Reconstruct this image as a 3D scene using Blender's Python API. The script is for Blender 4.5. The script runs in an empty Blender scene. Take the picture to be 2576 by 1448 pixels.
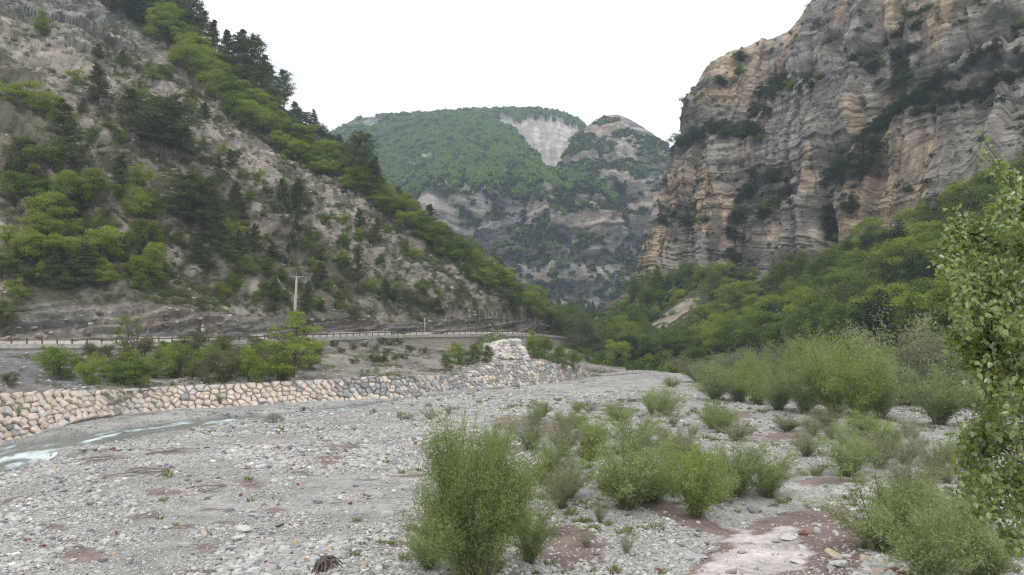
import bpy, math, random
import numpy as np
from mathutils import Vector, Matrix
from mathutils.bvhtree import BVHTree

# ------------------------------------------------------------------ camera, sky, sun, exposure
scn = bpy.context.scene
C = scn.collection
CAM_H = 9.0            # a road bridge about nine metres above the gravel
FOC, HORV = 2100.0, 850.0     # focal length and horizon in the photo's 2576 x 1448 units
PITCH = math.atan((HORV - 724.0) / FOC)

cam_data = bpy.data.cameras.new('camera')
cam = bpy.data.objects.new('camera', cam_data)
C.objects.link(cam)
cam.location = (0, 0, CAM_H)
cam.rotation_euler = (math.pi / 2 + PITCH, 0, 0)
cam_data.sensor_width = 36.0
cam_data.lens = 36.0 * FOC / 2576.0
cam_data.clip_start = 0.1
cam_data.clip_end = 12000
scn.camera = cam

SUN_EL, SUN_AZ = math.radians(58), math.radians(200)
world = bpy.data.worlds.new('World')
scn.world = world
world.use_nodes = True
wn, wl = world.node_tree.nodes, world.node_tree.links
wn.clear()
w_out = wn.new('ShaderNodeOutputWorld')
w_bg = wn.new('ShaderNodeBackground')
w_sky = wn.new('ShaderNodeTexSky')
w_sky.sky_type = 'NISHITA'
w_sky.sun_disc = False
w_sky.sun_elevation = SUN_EL
w_sky.sun_rotation = SUN_AZ
w_sky.dust_density = 3.0
w_tc = wn.new('ShaderNodeTexCoord')
w_map = wn.new('ShaderNodeMapping')
w_map.inputs['Scale'].default_value = (1.6, 1.6, 5.0)
w_no = wn.new('ShaderNodeTexNoise')
w_no.inputs['Scale'].default_value = 1.4
w_no.inputs['Detail'].default_value = 4
w_rp = wn.new('ShaderNodeValToRGB')          # the overcast deck: bright white with faint blue-grey folds
w_rp.color_ramp.elements[0].position = 0.30
w_rp.color_ramp.elements[0].color = (5.9, 6.15, 6.7, 1)
w_rp.color_ramp.elements[1].position = 0.47
w_rp.color_ramp.elements[1].color = (12.0, 11.85, 11.6, 1)
w_mix = wn.new('ShaderNodeMixRGB')
w_mix.inputs['Fac'].default_value = 0.9
wl.new(w_tc.outputs['Generated'], w_map.inputs['Vector'])
wl.new(w_map.outputs['Vector'], w_no.inputs['Vector'])
wl.new(w_no.outputs['Fac'], w_rp.inputs['Fac'])
wl.new(w_sky.outputs['Color'], w_mix.inputs['Color1'])
wl.new(w_rp.outputs['Color'], w_mix.inputs['Color2'])
wl.new(w_mix.outputs['Color'], w_bg.inputs['Color'])
w_bg.inputs['Strength'].default_value = 0.135
wl.new(w_bg.outputs['Background'], w_out.inputs['Surface'])

sun_data = bpy.data.lights.new('sun', 'SUN')
sun_data.energy = 1.2
sun_data.angle = math.radians(15)
sun_data.color = (1.0, 0.96, 0.9)
sun = bpy.data.objects.new('sun', sun_data)
C.objects.link(sun)
_sd = Vector((math.sin(SUN_AZ) * math.cos(SUN_EL), math.cos(SUN_AZ) * math.cos(SUN_EL), math.sin(SUN_EL)))
sun.rotation_euler = _sd.to_track_quat('Z', 'Y').to_euler()

vs = scn.view_settings
vs.view_transform = 'Standard'
vs.look = 'None'
vs.exposure = 0.16
vs.gamma = 1.0
vs.use_curve_mapping = False
cy = scn.cycles
cy.max_bounces = 6
cy.diffuse_bounces = 4
cy.glossy_bounces = 2
cy.transmission_bounces = 3
cy.volume_bounces = 0
cy.transparent_max_bounces = 6
cy.use_denoising = True
cy.denoising_prefilter = 'NONE'
cy.filter_width = 1.15
cy.caustics_reflective = False
cy.caustics_refractive = False

# ------------------------------------------------------------------ small helpers
def pos(U, V, Y):
    """World points seen at photo position (U, V), Y metres down the valley (arrays welcome)."""
    U, V, Y = np.broadcast_arrays(np.asarray(U, float), np.asarray(V, float), np.asarray(Y, float))
    cx, cyy = (U - 1288.0) / FOC, -(V - 724.0) / FOC
    c, s = math.cos(PITCH), math.sin(PITCH)
    dy, dz = c - s * cyy, s + c * cyy
    k = Y / dy
    return np.stack([cx * k, Y, CAM_H + dz * k], -1)

def on_plane(U, V, z=0.0):
    U, V = np.broadcast_arrays(np.asarray(U, float), np.asarray(V, float))
    d = pos(U, V, 1.0) - np.array([0, 0, CAM_H])
    k = (z - CAM_H) / d[..., 2]
    return d * k[..., None] + np.array([0, 0, CAM_H])

def to_uv(P):
    c, s = math.cos(PITCH), math.sin(PITCH)
    dz = P[..., 2] - CAM_H
    dep = P[..., 1] * c + dz * s
    up = -P[..., 1] * s + dz * c
    dep = np.maximum(dep, 0.1)
    return 1288 + FOC * P[..., 0] / dep, 724 - FOC * up / dep

_tab = np.random.default_rng(7).random(4096)
def _h(i, j, k):
    n = (i * 374761393 + j * 668265263 + k * 2147483647 + 974634777) & 0x7fffffff
    n = ((n ^ (n >> 13)) * 1274126177) & 0x7fffffff
    return _tab[(n ^ (n >> 16)) & 4095]
def vnoise(x, y, z=0.0):
    x, y, z = np.broadcast_arrays(np.asarray(x, float), np.asarray(y, float), np.asarray(z, float))
    xi, yi, zi = np.floor(x).astype(np.int64), np.floor(y).astype(np.int64), np.floor(z).astype(np.int64)
    fx, fy, fz = x - xi, y - yi, z - zi
    fx, fy, fz = [f * f * f * (f * (f * 6 - 15) + 10) for f in (fx, fy, fz)]
    r = 0
    for a in (0, 1):
        wa = fx if a else 1 - fx
        for b in (0, 1):
            wb = fy if b else 1 - fy
            for c in (0, 1):
                r = r + wa * wb * (fz if c else 1 - fz) * _h(xi + a, yi + b, zi + c)
    return r * 2 - 1
def fbm(x, y, z=0.0, o=4, g=0.5):
    r, a, s = 0, 1.0, 0.0
    x, y, z = np.asarray(x, float), np.asarray(y, float), np.asarray(z, float)
    for i in range(o):
        r = r + a * vnoise(x + 17.3 * i, y - 9.1 * i, z + 5.7 * i)
        s += a
        a *= g
        x, y, z = x * 2.03, y * 2.03, z * 2.03
    return r / s
def ridged(x, y, z=0.0, o=4):
    r, a, s = 0, 1.0, 0.0
    for i in range(o):
        r = r + a * (1 - np.abs(vnoise(x + 11.1 * i, y + 3.3 * i, z)) * 2)
        s += a
        a *= 0.5
        x, y, z = x * 2.1, y * 2.1, z * 2.1
    return r / s
def step_noise(h, x, seed=0):
    """Random thickness beds: a constant value per layer, changing slowly along x."""
    k = np.floor(h).astype(np.int64)
    j = np.floor(x).astype(np.int64)
    f = x - j
    f = f * f * (3 - 2 * f)
    f = np.clip((f - .35) / .3, 0, 1)
    return (_h(k, j, k * 0 + seed) * (1 - f) + _h(k, j + 1, k * 0 + seed) * f) * 2 - 1
def sstep(a, b, x):
    t = np.clip((x - a) / (b - a), 0, 1)
    return t * t * (3 - 2 * t)

def in_poly(U, V, poly):
    r = np.zeros(np.shape(U), bool)
    n = len(poly)
    for i in range(n):
        (x1, y1), (x2, y2) = poly[i], poly[(i + 1) % n]
        if y1 == y2:
            continue
        c = ((y1 > V) != (y2 > V)) & (U < (x2 - x1) * (V - y1) / (y2 - y1) + x1)
        r ^= c
    return r
def line_dist(X, Y, pts):
    """Distance to a polyline and the arc position (0..n-1) of the nearest point."""
    best = np.full(np.shape(X), 1e9)
    arc = np.zeros(np.shape(X))
    for i in range(len(pts) - 1):
        ax, ay = pts[i][:2]
        bx, by = pts[i + 1][:2]
        dx, dy = bx - ax, by - ay
        t = np.clip(((X - ax) * dx + (Y - ay) * dy) / (dx * dx + dy * dy + 1e-9), 0, 1)
        d = np.hypot(X - ax - t * dx, Y - ay - t * dy)
        m = d < best
        best = np.where(m, d, best)
        arc = np.where(m, i + t, arc)
    return best, arc

def curve(pts, n):
    """n points along a smooth curve through pts (Catmull-Rom, even in control index)."""
    P = np.asarray(pts, float)
    k = len(P)
    t = np.linspace(0, k - 1, n)
    i = np.clip(t.astype(int), 0, k - 2)
    f = (t - i)[:, None]
    g = lambda j: P[np.clip(j, 0, k - 1)]
    p0, p1, p2, p3 = g(i - 1), g(i), g(i + 1), g(i + 2)
    return 0.5 * (2 * p1 + (p2 - p0) * f + (2 * p0 - 5 * p1 + 4 * p2 - p3) * f ** 2 + (3 * p1 - p0 - 3 * p2 + p3) * f ** 3)

def mesh_np(name, V, F, mats=(), fmat=None, smooth=False):
    """Mesh from a vertex array and one array (or a list of arrays) of faces of equal size."""
    V = np.asarray(V, np.float32).reshape(-1, 3)
    Fs = [np.asarray(f, np.int32) for f in (F if isinstance(F, list) else [F]) if len(f)]
    me = bpy.data.meshes.new(name)
    me.vertices.add(len(V))
    me.vertices.foreach_set('co', V.ravel())
    nl = sum(f.size for f in Fs)
    npol = sum(len(f) for f in Fs)
    me.loops.add(nl)
    me.loops.foreach_set('vertex_index', np.concatenate([f.ravel() for f in Fs]))
    me.polygons.add(npol)
    tot = np.concatenate([np.full(len(f), f.shape[1]) for f in Fs])
    me.polygons.foreach_set('loop_start', np.concatenate([[0], np.cumsum(tot)[:-1]]).astype(np.int32))
    me.polygons.foreach_set('loop_total', tot.astype(np.int32))
    if fmat is not None:
        me.polygons.foreach_set('material_index', np.asarray(fmat, np.int32))
    me.polygons.foreach_set('use_smooth', np.full(npol, smooth))
    for m in mats:
        me.materials.append(m)
    me.update(calc_edges=True)
    return me
def add(name, me, parent=None, **props):
    o = bpy.data.objects.new(name, me)
    C.objects.link(o)
    if parent is not None:
        o.parent = parent
    for k, v in props.items():
        if v is not None:
            o[k] = v
    return o
def thing(name, label, cat, loc=(0, 0, 0), rz=0.0, group=None, me=None):
    o = bpy.data.objects.new(name, me)
    C.objects.link(o)
    if me is None:
        o.empty_display_size = 0.2
    o.location = loc
    o.rotation_euler = (0, 0, rz)
    o['label'] = label
    o['category'] = cat
    if group:
        o['group'] = group
    return o
def attr(me, name, val, kind='FLOAT'):
    a = me.attributes.new(name, 'FLOAT_COLOR' if kind == 'COLOR' else kind, 'POINT')
    val = np.asarray(val, np.float32)
    if kind == 'COLOR':
        val = np.concatenate([val, np.ones((len(val), 1), np.float32)], 1)
        a.data.foreach_set('color', val.ravel())
    elif kind == 'FLOAT_VECTOR':
        a.data.foreach_set('vector', val.ravel())
    elif kind == 'INT':
        a.data.foreach_set('value', val.astype(np.int32))
    else:
        a.data.foreach_set('value', val.ravel())
def grid_faces(n, m):
    i = np.arange(n * m).reshape(n, m)
    return np.stack([i[:-1, :-1], i[1:, :-1], i[1:, 1:], i[:-1, 1:]], -1).reshape(-1, 4)
def grid_normals(G):
    a = np.gradient(G, axis=0)
    b = np.gradient(G, axis=1)
    n = np.cross(a, b)
    return n / (np.linalg.norm(n, axis=-1, keepdims=True) + 1e-9)
def ruled(rows, steps, n):
    """Grid of points through world-space control rows; steps[i] rows between row i and i+1."""
    cs = [curve(r, n) for r in rows]
    out = []
    for i, st in enumerate(steps):
        for k in range(st):
            f = k / st
            out.append(cs[i] * (1 - f) + cs[i + 1] * f)
    out.append(cs[-1])
    return np.stack(out, 0)
def lin3(*c):
    return np.array(c, float)
def mixc(a, b, f):
    return a * (1 - f[..., None]) + b * f[..., None]

# geometry pieces collected into one mesh
class Bits:
    def __init__(s):
        s.V, s.F4, s.F3, s.M4, s.M3, s.n = [], [], [], [], [], 0
    def addv(s, V, F, mat=0):
        V = np.asarray(V, float).reshape(-1, 3)
        F = np.asarray(F, int)
        s.V.append(V)
        if F.shape[1] == 4:
            s.F4.append(F + s.n); s.M4.append(np.full(len(F), mat))
        else:
            s.F3.append(F + s.n); s.M3.append(np.full(len(F), mat))
        s.n += len(V)
    def box(s, cx, cyy, cz, sx, sy, sz, mat=0, rot=None):
        v = np.array([[x, y, z] for x in (-.5, .5) for y in (-.5, .5) for z in (-.5, .5)]) * [sx, sy, sz]
        if rot is not None:
            v = v @ np.asarray(rot).T
        s.addv(v + [cx, cyy, cz], [[0, 1, 3, 2], [4, 6, 7, 5], [0, 4, 5, 1], [2, 3, 7, 6], [0, 2, 6, 4], [1, 5, 7, 3]], mat)
    def tube(s, pts, rad, sides=5, mat=0, cap=True):
        P = np.asarray(pts, float)
        R = np.broadcast_to(np.asarray(rad, float), (len(P),))
        T = np.gradient(P, axis=0)
        T /= np.linalg.norm(T, axis=1, keepdims=True) + 1e-9
        ref = np.array([0.0, 0, 1]) if abs(T[:, 2]).mean() < 0.8 else np.array([1.0, 0, 0])
        A = np.cross(T, ref)
        A /= np.linalg.norm(A, axis=1, keepdims=True) + 1e-9
        B = np.cross(T, A)
        th = np.arange(sides) * 2 * math.pi / sides
        ring = P[:, None] + R[:, None, None] * (A[:, None] * np.cos(th)[None, :, None] + B[:, None] * np.sin(th)[None, :, None])
        n = len(P)
        i = np.arange(n * sides).reshape(n, sides)
        j = np.roll(i, -1, 1)
        s.addv(ring.reshape(-1, 3), np.stack([i[:-1], j[:-1], j[1:], i[1:]], -1).reshape(-1, 4), mat)
    def mesh(s, name, mats, smooth=False):
        Fs, M = [], []
        if s.F4:
            Fs.append(np.concatenate(s.F4)); M.append(np.concatenate(s.M4))
        if s.F3:
            Fs.append(np.concatenate(s.F3)); M.append(np.concatenate(s.M3))
        return mesh_np(name, np.concatenate(s.V), Fs, mats, np.concatenate(M), smooth)

# ------------------------------------------------------------------ materials
def new_mat(name):
    m = bpy.data.materials.new(name)
    m.use_nodes = True
    m.node_tree.nodes.clear()
    return m, m.node_tree.nodes, m.node_tree.links
def _node(n, t, **inp):
    x = n.new(t)
    for k, v in inp.items():
        x.inputs[k.replace('_', ' ')].default_value = v
    return x
def terrain_mat(name, scale=1.0, grain=0.35, bump=0.6, rough=0.95, strata=0.0):
    """Colour comes from the mesh's own 'Col' layer, broken up by two sizes of grain and a real bump."""
    m, n, l = new_mat(name)
    out = n.new('ShaderNodeOutputMaterial')
    b = _node(n, 'ShaderNodeBsdfPrincipled', Roughness=rough)
    b.inputs['Specular IOR Level'].default_value = 0.15
    at = n.new('ShaderNodeAttribute'); at.attribute_name = 'Col'
    tc = n.new('ShaderNodeTexCoord')
    mp = n.new('ShaderNodeMapping')
    mp.inputs['Scale'].default_value = (1, 1, 1 + strata * 5)
    l.new(tc.outputs['Object'], mp.inputs['Vector'])
    n1 = _node(n, 'ShaderNodeTexNoise', Scale=scale, Detail=8.0, Roughness=0.68)
    n2 = _node(n, 'ShaderNodeTexNoise', Scale=scale * 0.17, Detail=5.0, Roughness=0.6)
    l.new(mp.outputs['Vector'], n1.inputs['Vector'])
    l.new(tc.outputs['Object'], n2.inputs['Vector'])
    ad = n.new('ShaderNodeMath'); ad.operation = 'ADD'
    l.new(n1.outputs['Fac'], ad.inputs[0]); l.new(n2.outputs['Fac'], ad.inputs[1])
    mr = n.new('ShaderNodeMapRange')
    mr.inputs['From Min'].default_value = 0.7; mr.inputs['From Max'].default_value = 1.3
    mr.inputs['To Min'].default_value = 1 - grain; mr.inputs['To Max'].default_value = 1 + grain
    l.new(ad.outputs[0], mr.inputs['Value'])
    mu = n.new('ShaderNodeVectorMath'); mu.operation = 'SCALE'
    l.new(at.outputs['Color'], mu.inputs[0]); l.new(mr.outputs['Result'], mu.inputs['Scale'])
    l.new(mu.outputs['Vector'], b.inputs['Base Color'])
    bp = _node(n, 'ShaderNodeBump', Strength=bump, Distance=0.6 / scale)
    l.new(n1.outputs['Fac'], bp.inputs['Height']); l.new(bp.outputs['Normal'], b.inputs['Normal'])
    l.new(b.outputs['BSDF'], out.inputs['Surface'])
    return m
def plain_mat(name, col, rough=0.8, var=0.15, scale=3.0, bump=0.2, spec=0.3, metal=0.0, objvar=0.0):
    m, n, l = new_mat(name)
    out = n.new('ShaderNodeOutputMaterial')
    b = _node(n, 'ShaderNodeBsdfPrincipled', Roughness=rough, Metallic=metal)
    b.inputs['Specular IOR Level'].default_value = spec
    tc = n.new('ShaderNodeTexCoord')
    n1 = _node(n, 'ShaderNodeTexNoise', Scale=scale, Detail=6.0, Roughness=0.65)
    l.new(tc.outputs['Object'], n1.inputs['Vector'])
    mr = n.new('ShaderNodeMapRange')
    mr.inputs['From Min'].default_value = 0.3; mr.inputs['From Max'].default_value = 0.7
    mr.inputs['To Min'].default_value = 1 - var; mr.inputs['To Max'].default_value = 1 + var
    l.new(n1.outputs['Fac'], mr.inputs['Value'])
    sc = mr.outputs['Result']
    if objvar:
        oi = n.new('ShaderNodeObjectInfo')
        m2 = n.new('ShaderNodeMapRange')
        m2.inputs['To Min'].default_value = 1 - objvar; m2.inputs['To Max'].default_value = 1 + objvar
        l.new(oi.outputs['Random'], m2.inputs['Value'])
        mm = n.new('ShaderNodeMath'); mm.operation = 'MULTIPLY'
        l.new(sc, mm.inputs[0]); l.new(m2.outputs['Result'], mm.inputs[1])
        sc = mm.outputs[0]
    mu = n.new('ShaderNodeVectorMath'); mu.operation = 'SCALE'
    mu.inputs[0].default_value = col
    l.new(sc, mu.inputs['Scale'])
    l.new(mu.outputs['Vector'], b.inputs['Base Color'])
    bp = _node(n, 'ShaderNodeBump', Strength=bump, Distance=0.05)
    l.new(n1.outputs['Fac'], bp.inputs['Height']); l.new(bp.outputs['Normal'], b.inputs['Normal'])
    l.new(b.outputs['BSDF'], out.inputs['Surface'])
    return m
def leaf_mat(name, ca, cb, trans=0.3, gloss=0.0, objmix=0.5, instancer=False):
    """Two leaf greens mixed leaf by leaf and plant by plant, part of the light passing through."""
    m, n, l = new_mat(name)
    out = n.new('ShaderNodeOutputMaterial')
    ge = n.new('ShaderNodeNewGeometry')
    oi = n.new('ShaderNodeObjectInfo')
    f = n.new('ShaderNodeMix')
    f.inputs[0].default_value = objmix
    l.new(ge.outputs['Random Per Island'], f.inputs[2]); l.new(oi.outputs['Random'], f.inputs[3])
    cm = n.new('ShaderNodeMixRGB')
    cm.inputs['Color1'].default_value = (*ca, 1); cm.inputs['Color2'].default_value = (*cb, 1)
    l.new(f.outputs[0], cm.inputs['Fac'])
    d = n.new('ShaderNodeBsdfDiffuse'); t = n.new('ShaderNodeBsdfTranslucent')
    l.new(cm.outputs['Color'], d.inputs['Color'])
    tcol = n.new('ShaderNodeMixRGB'); tcol.blend_type = 'MULTIPLY'; tcol.inputs['Fac'].default_value = 1
    tcol.inputs['Color2'].default_value = (1.1, 1.15, 0.6, 1)
    l.new(cm.outputs['Color'], tcol.inputs['Color1']); l.new(tcol.outputs['Color'], t.inputs['Color'])
    mx = n.new('ShaderNodeMixShader'); mx.inputs['Fac'].default_value = trans
    l.new(d.outputs[0], mx.inputs[1]); l.new(t.outputs[0], mx.inputs[2])
    res = mx.outputs[0]
    if gloss:
        g = _node(n, 'ShaderNodeBsdfGlossy', Roughness=0.35)
        g.inputs['Color'].default_value = (0.9, 0.95, 1, 1)
        m2 = n.new('ShaderNodeMixShader'); m2.inputs['Fac'].default_value = gloss
        l.new(res, m2.inputs[1]); l.new(g.outputs[0], m2.inputs[2])
        res = m2.outputs[0]
    l.new(res, out.inputs['Surface'])
    return m
# ------------------------------------------------------------------ key lines of the valley (worked out once, in metres)
ROAD = curve(pos(*np.array([(-420, 870, 128), (-200, 869, 133), (0, 868, 138), (250, 867, 143), (440, 862.5, 149), (612, 858.5, 160),
             (790, 852, 180), (1000, 844.5, 205), (1200, 842, 228), (1350, 842.5, 250), (1415, 848, 268), (1445, 851, 286), (1450, 853, 310)]).T), 140)
_t = np.gradient(ROAD, axis=0); _t[:, 2] = 0
_t /= np.linalg.norm(_t, axis=1, keepdims=True)
ROAD_N = np.stack([-_t[:, 1], _t[:, 0], 0 * _t[:, 0]], 1)       # away from the river
ROAD_IN = ROAD + ROAD_N * 7.0

_wu = [-420, -200, 0, 96, 168, 240, 340, 470, 680, 810, 920, 1030, 1152, 1240, 1292, 1362, 1432, 1495]
_wb = [1260, 1178, 1119, 1094, 1060, 1043, 1037, 1030, 1018, 1010, 1004, 998, 979, 973, 969, 964, 958, 945]
_wt = [1008, 998, 992, 989, 987, 984, 979, 972, 964, 957, 950, 947, 945, 917, 908, 911, 923, 941]
_wy = [60, 71, 81, 85.5, 89.5, 94, 100, 106, 112.5, 118, 123, 128, 146, 153, 158, 164, 175, 199]
WALL_B = pos(_wu, _wb, _wy)
_back = np.array([3.2, 3.2, 3.2, 3, 2.6, 2.4, 2.4, 2.4, 2.5, 2.7, 2.8, 2.9, 3.2, 4.2, 4.8, 4.5, 3.5, 1.0])
WALL_T = pos(_wu, _wt, WALL_B[:, 1] + _back)

_su = [-700, -300, 0, 110, 200, 360, 560, 800, 880, 1030, 1300, 1480, 1620]
_sz = np.array([-2.6, -2.0, -1.45, -1.2, -0.95, -0.6, -0.35, -0.25, -0.25, -0.25, -0.25, -0.25, -0.25])      # the stream falls towards the camera's left
WATER_A = on_plane(_su, [1330, 1215, 1123, 1108, 1098, 1075, 1050, 1032, 1022, 1004, 973, 948.5, 938], _sz)
WATER_B = on_plane([-700, -300, 0, 80, 160, 300, 560, 830, 890, 1010, 1300, 1480, 1620], [1440, 1290, 1168, 1152, 1138, 1106, 1069, 1041, 1029, 1011, 978, 952, 940], _sz)
STREAM = (WATER_A + WATER_B) / 2
STREAM_W = np.maximum(line_dist(WATER_A[:, 0], WATER_A[:, 1], WATER_B)[0], .8) / 2

CHANNEL = on_plane([2010, 1960, 1900, 1850, 1760, 1650], [1240, 1300, 1350, 1400, 1470, 1600], 0)   # dry silted side channel

def ground_z(x, y):
    x, y = np.asarray(x, float), np.asarray(y, float)
    z = 0.16 * fbm(x / 9, y / 9, 0, 3) + 0.10 * fbm(x / 2.2, y / 2.2, 5, 2) + 0.25 * fbm(x / 40, y / 40, 9, 2)
    d, a = line_dist(x, y, STREAM)
    w = np.interp(a, np.arange(len(STREAM_W)), STREAM_W)
    dip = 1 - sstep(0.85, 1.18, d / w)
    lev = np.interp(a, np.arange(len(_sz)), _sz)
    shore = d - w
    z = z * (1 - .6 * sstep(6, 1, shore)) + (lev + 0.30) * sstep(13.0, 0.4, shore) * (lev < -.3)
    z = z * (1 - dip) + dip * (lev - 0.5)
    d2, _ = line_dist(x, y, CHANNEL)
    z = z - 0.35 * (1 - sstep(1.5, 4.5, d2))
    return z

def mud_mask(x, y):
    """0..1: bare red-brown silt between the stones; second value: pale dried silt of the side channel."""
    P = np.stack([x, y, 0 * x], -1)
    U, V = to_uv(P)
    wob = 26 * fbm(x / 1.5, y / 1.5, 3, 3)
    U2, V2 = U + wob, V + wob * 0.45
    red = np.zeros(np.shape(x))
    for poly in MUD_POLYS:
        red = np.maximum(red, in_poly(U2, V2, poly))
    for (u, v, a, b) in MUD_SPOTS:
        red = np.maximum(red, (((U2 - u) / a) ** 2 + ((V2 - v) / b) ** 2) < 1)
    red = np.maximum(red, fbm(x / 3.1, y / 3.1, 21, 3) > 0.60)
    pale = in_poly(U2, V2, PALE_POLY).astype(float)
    for (u, v, a, b) in PALE_HOLES:
        pale = np.where((((U2 - u) / a) ** 2 + ((V2 - v) / b) ** 2) < 1, 0, pale)
    return red.astype(float), pale
MUD_POLYS = [[(1750, 1290), (1850, 1310), (1960, 1275), (2120, 1260), (2200, 1330), (2130, 1500), (1640, 1500), (1700, 1440), (1810, 1330)],
             [(1360, 1330), (1440, 1320), (1540, 1370), (1520, 1420), (1420, 1440), (1350, 1400)],
             [(1545, 1200), (1640, 1240), (1740, 1290), (1830, 1310), (1800, 1330), (1690, 1310), (1590, 1270)],
             [(1230, 1050), (1330, 1040), (1430, 1070), (1420, 1100), (1280, 1085)],
             [(1900, 1100), (2030, 1085), (2050, 1110), (1930, 1122)], [(1830, 1042), (1890, 1036), (1900, 1060), (1840, 1058)]]
MUD_SPOTS = [(836, 1158, 34, 14), (836, 1122, 14, 10), (205, 1408, 60, 24), (535, 1393, 32, 14), (880, 1120, 30, 9), (420, 1245, 50, 10), (1130, 1330, 70, 30),
             (360, 1300, 40, 10), (700, 1290, 34, 7), (760, 1190, 20, 6), (490, 1445, 60, 10), (1000, 1365, 26, 10), (130, 1330, 40, 9), (640, 1220, 26, 6)]
PALE_POLY = [(1800, 1345), (1850, 1312), (1920, 1300), (2000, 1310), (2020, 1345), (2030, 1380), (2010, 1412), (1900, 1432), (1800, 1460), (1690, 1500), (1560, 1500), (1720, 1440), (1790, 1385)]
PALE_HOLES = [(1915, 1308, 34, 20), (1812, 1352, 26, 12)]

M_TERR = terrain_mat('river_gravel_ground', 3.0, 0.45, 0.8)
M_SCREE = terrain_mat('scree_and_soil', 1.1, 0.42, 1.0, 0.95, 0.12)
M_ROCK = terrain_mat('layered_limestone', 0.55, 0.36, 1.0, 0.92, 0.35)
M_FAR = terrain_mat('far_mountain', 0.25, 0.55, 1.0, 0.95, 0.25)

# ------------------------------------------------------------------ riverbed: one sheet to beyond the horizon
def axis(parts):
    r = [np.arange(a, b, s) for a, b, s in parts]
    return np.concatenate(r)
gx = axis([(-4000, -600, 400), (-600, -150, 30), (-150, -60, 2.5), (-60, -28, 0.7), (-28, 34, 0.36), (34, 70, 0.8), (70, 160, 3), (160, 600, 40), (600, 4400, 400)])
gy = axis([(-300, 10, 20), (10, 28, 2), (28, 70, 0.36), (70, 130, 0.8), (130, 260, 1.6), (260, 600, 20), (600, 6200, 400)])
GX, GY = np.meshgrid(gx, gy, indexing='ij')
GZ = ground_z(GX, GY)
far = sstep(300, 500, GY) + sstep(160, 300, np.abs(GX))
GZ = np.where(far > 0, GZ * (1 - np.clip(far, 0, 1)) - 1.2 * np.clip(far, 0, 1), GZ)
red, pale = mud_mask(GX, GY)
col = mixc(lin3(.285, .278, .268), lin3(.37, .362, .348), sstep(-.3, .4, fbm(GX / 5, GY / 5, 2, 3)))
col = mixc(col, lin3(.205, .15, .138), red * 0.92)
col = mixc(col, lin3(.54, .495, .48), pale * sstep(-.9, -.25, fbm(GX / 1.2, GY / 1.2, 6, 3)) * 0.97)
_d, _a = line_dist(GX, GY, STREAM)
_w = np.interp(_a, np.arange(len(STREAM_W)), STREAM_W)
wet = 1 - sstep(0.9, 1.25, _d / _w)
col = mixc(col, lin3(.19, .185, .175), wet)
me = mesh_np('riverbed', np.stack([GX, GY, GZ], -1).reshape(-1, 3), grid_faces(*GX.shape)[:, ::-1][:, ::-1], [M_TERR], smooth=True)
attr(me, 'Col', col.reshape(-1, 3), 'COLOR')
riverbed = add('riverbed', me, kind='structure')

# water of the stream: a ribbon with its own ripples and white rapids
n = 420
wa, wb = curve(WATER_A, n), curve(WATER_B, n)
k = 23
f = np.linspace(-0.15, 1.4, k)[None, :, None]
G = wa[:, None] * (1 - f) + wb[:, None] * f
sa = np.concatenate([[0], np.cumsum(np.linalg.norm(np.diff(wa[:, :2], axis=0), axis=1))])[:, None] + 0 * G[..., 0]
ca = np.broadcast_to(f[..., 0], sa.shape)
_dw, _aw = line_dist(G[..., 0], G[..., 1], STREAM)
G[..., 2] = np.interp(_aw, np.arange(len(_sz)), _sz) - 0.02 + 0.06 * fbm(sa / 1.6, ca * 5, 4, 3)
fo = fbm(sa / 4.5, ca * 5.5 + .4 * vnoise(sa / 9, 0, 1), 8, 4) * 1.3 + 0.6 * fbm(sa / 1.2, ca * 11, 3, 2)
U_, V_ = to_uv(G)
fo = fo - .22 + 0.42 * sstep(260, 20, U_) * sstep(.25, .7, ca) + 0.3 * np.exp(-((U_ - 400) / 110) ** 2) + 0.30 * np.exp(-((U_ - 770) / 80) ** 2) - 0.25 * sstep(900, 1100, U_)
foam = sstep(-0.25, 1.0, fo) * sstep(-.02, .2, ca)
G[..., 2] += 0.10 * foam
me = mesh_np('river', G.reshape(-1, 3), grid_faces(n, k), smooth=True)
attr(me, 'foam', foam.ravel())
m, nn, ll = new_mat('stream_water')
o_ = nn.new('ShaderNodeOutputMaterial')
b_ = _node(nn, 'ShaderNodeBsdfPrincipled', Roughness=0.12)
b_.inputs['Specular IOR Level'].default_value = 0.5
a_ = nn.new('ShaderNodeAttribute'); a_.attribute_name = 'foam'
tc_ = nn.new('ShaderNodeTexCoord')
no_ = _node(nn, 'ShaderNodeTexNoise', Scale=1.6, Detail=7.0, Roughness=0.7)
ll.new(tc_.outputs['Object'], no_.inputs['Vector'])
mr_ = nn.new('ShaderNodeMath'); mr_.operation = 'MULTIPLY_ADD'
ll.new(no_.outputs['Fac'], mr_.inputs[0]); mr_.inputs[1].default_value = 1.5; mr_.inputs[2].default_value = -0.76
ad_ = nn.new('ShaderNodeMath'); ad_.operation = 'ADD'; ad_.use_clamp = True
ll.new(a_.outputs['Fac'], ad_.inputs[0]); ll.new(mr_.outputs[0], ad_.inputs[1])
cr_ = nn.new('ShaderNodeValToRGB')
cr_.color_ramp.elements[0].color = (.15, .165, .145, 1)
cr_.color_ramp.elements[1].color = (.62, .68, .70, 1); cr_.color_ramp.elements[1].position = 0.9
e_ = cr_.color_ramp.elements.new(0.35); e_.color = (.235, .295, .295, 1)
ll.new(ad_.outputs[0], cr_.inputs['Fac']); ll.new(cr_.outputs['Color'], b_.inputs['Base Color'])
rr_ = nn.new('ShaderNodeMapRange'); rr_.inputs['To Min'].default_value = 0.08; rr_.inputs['To Max'].default_value = 0.7
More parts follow.
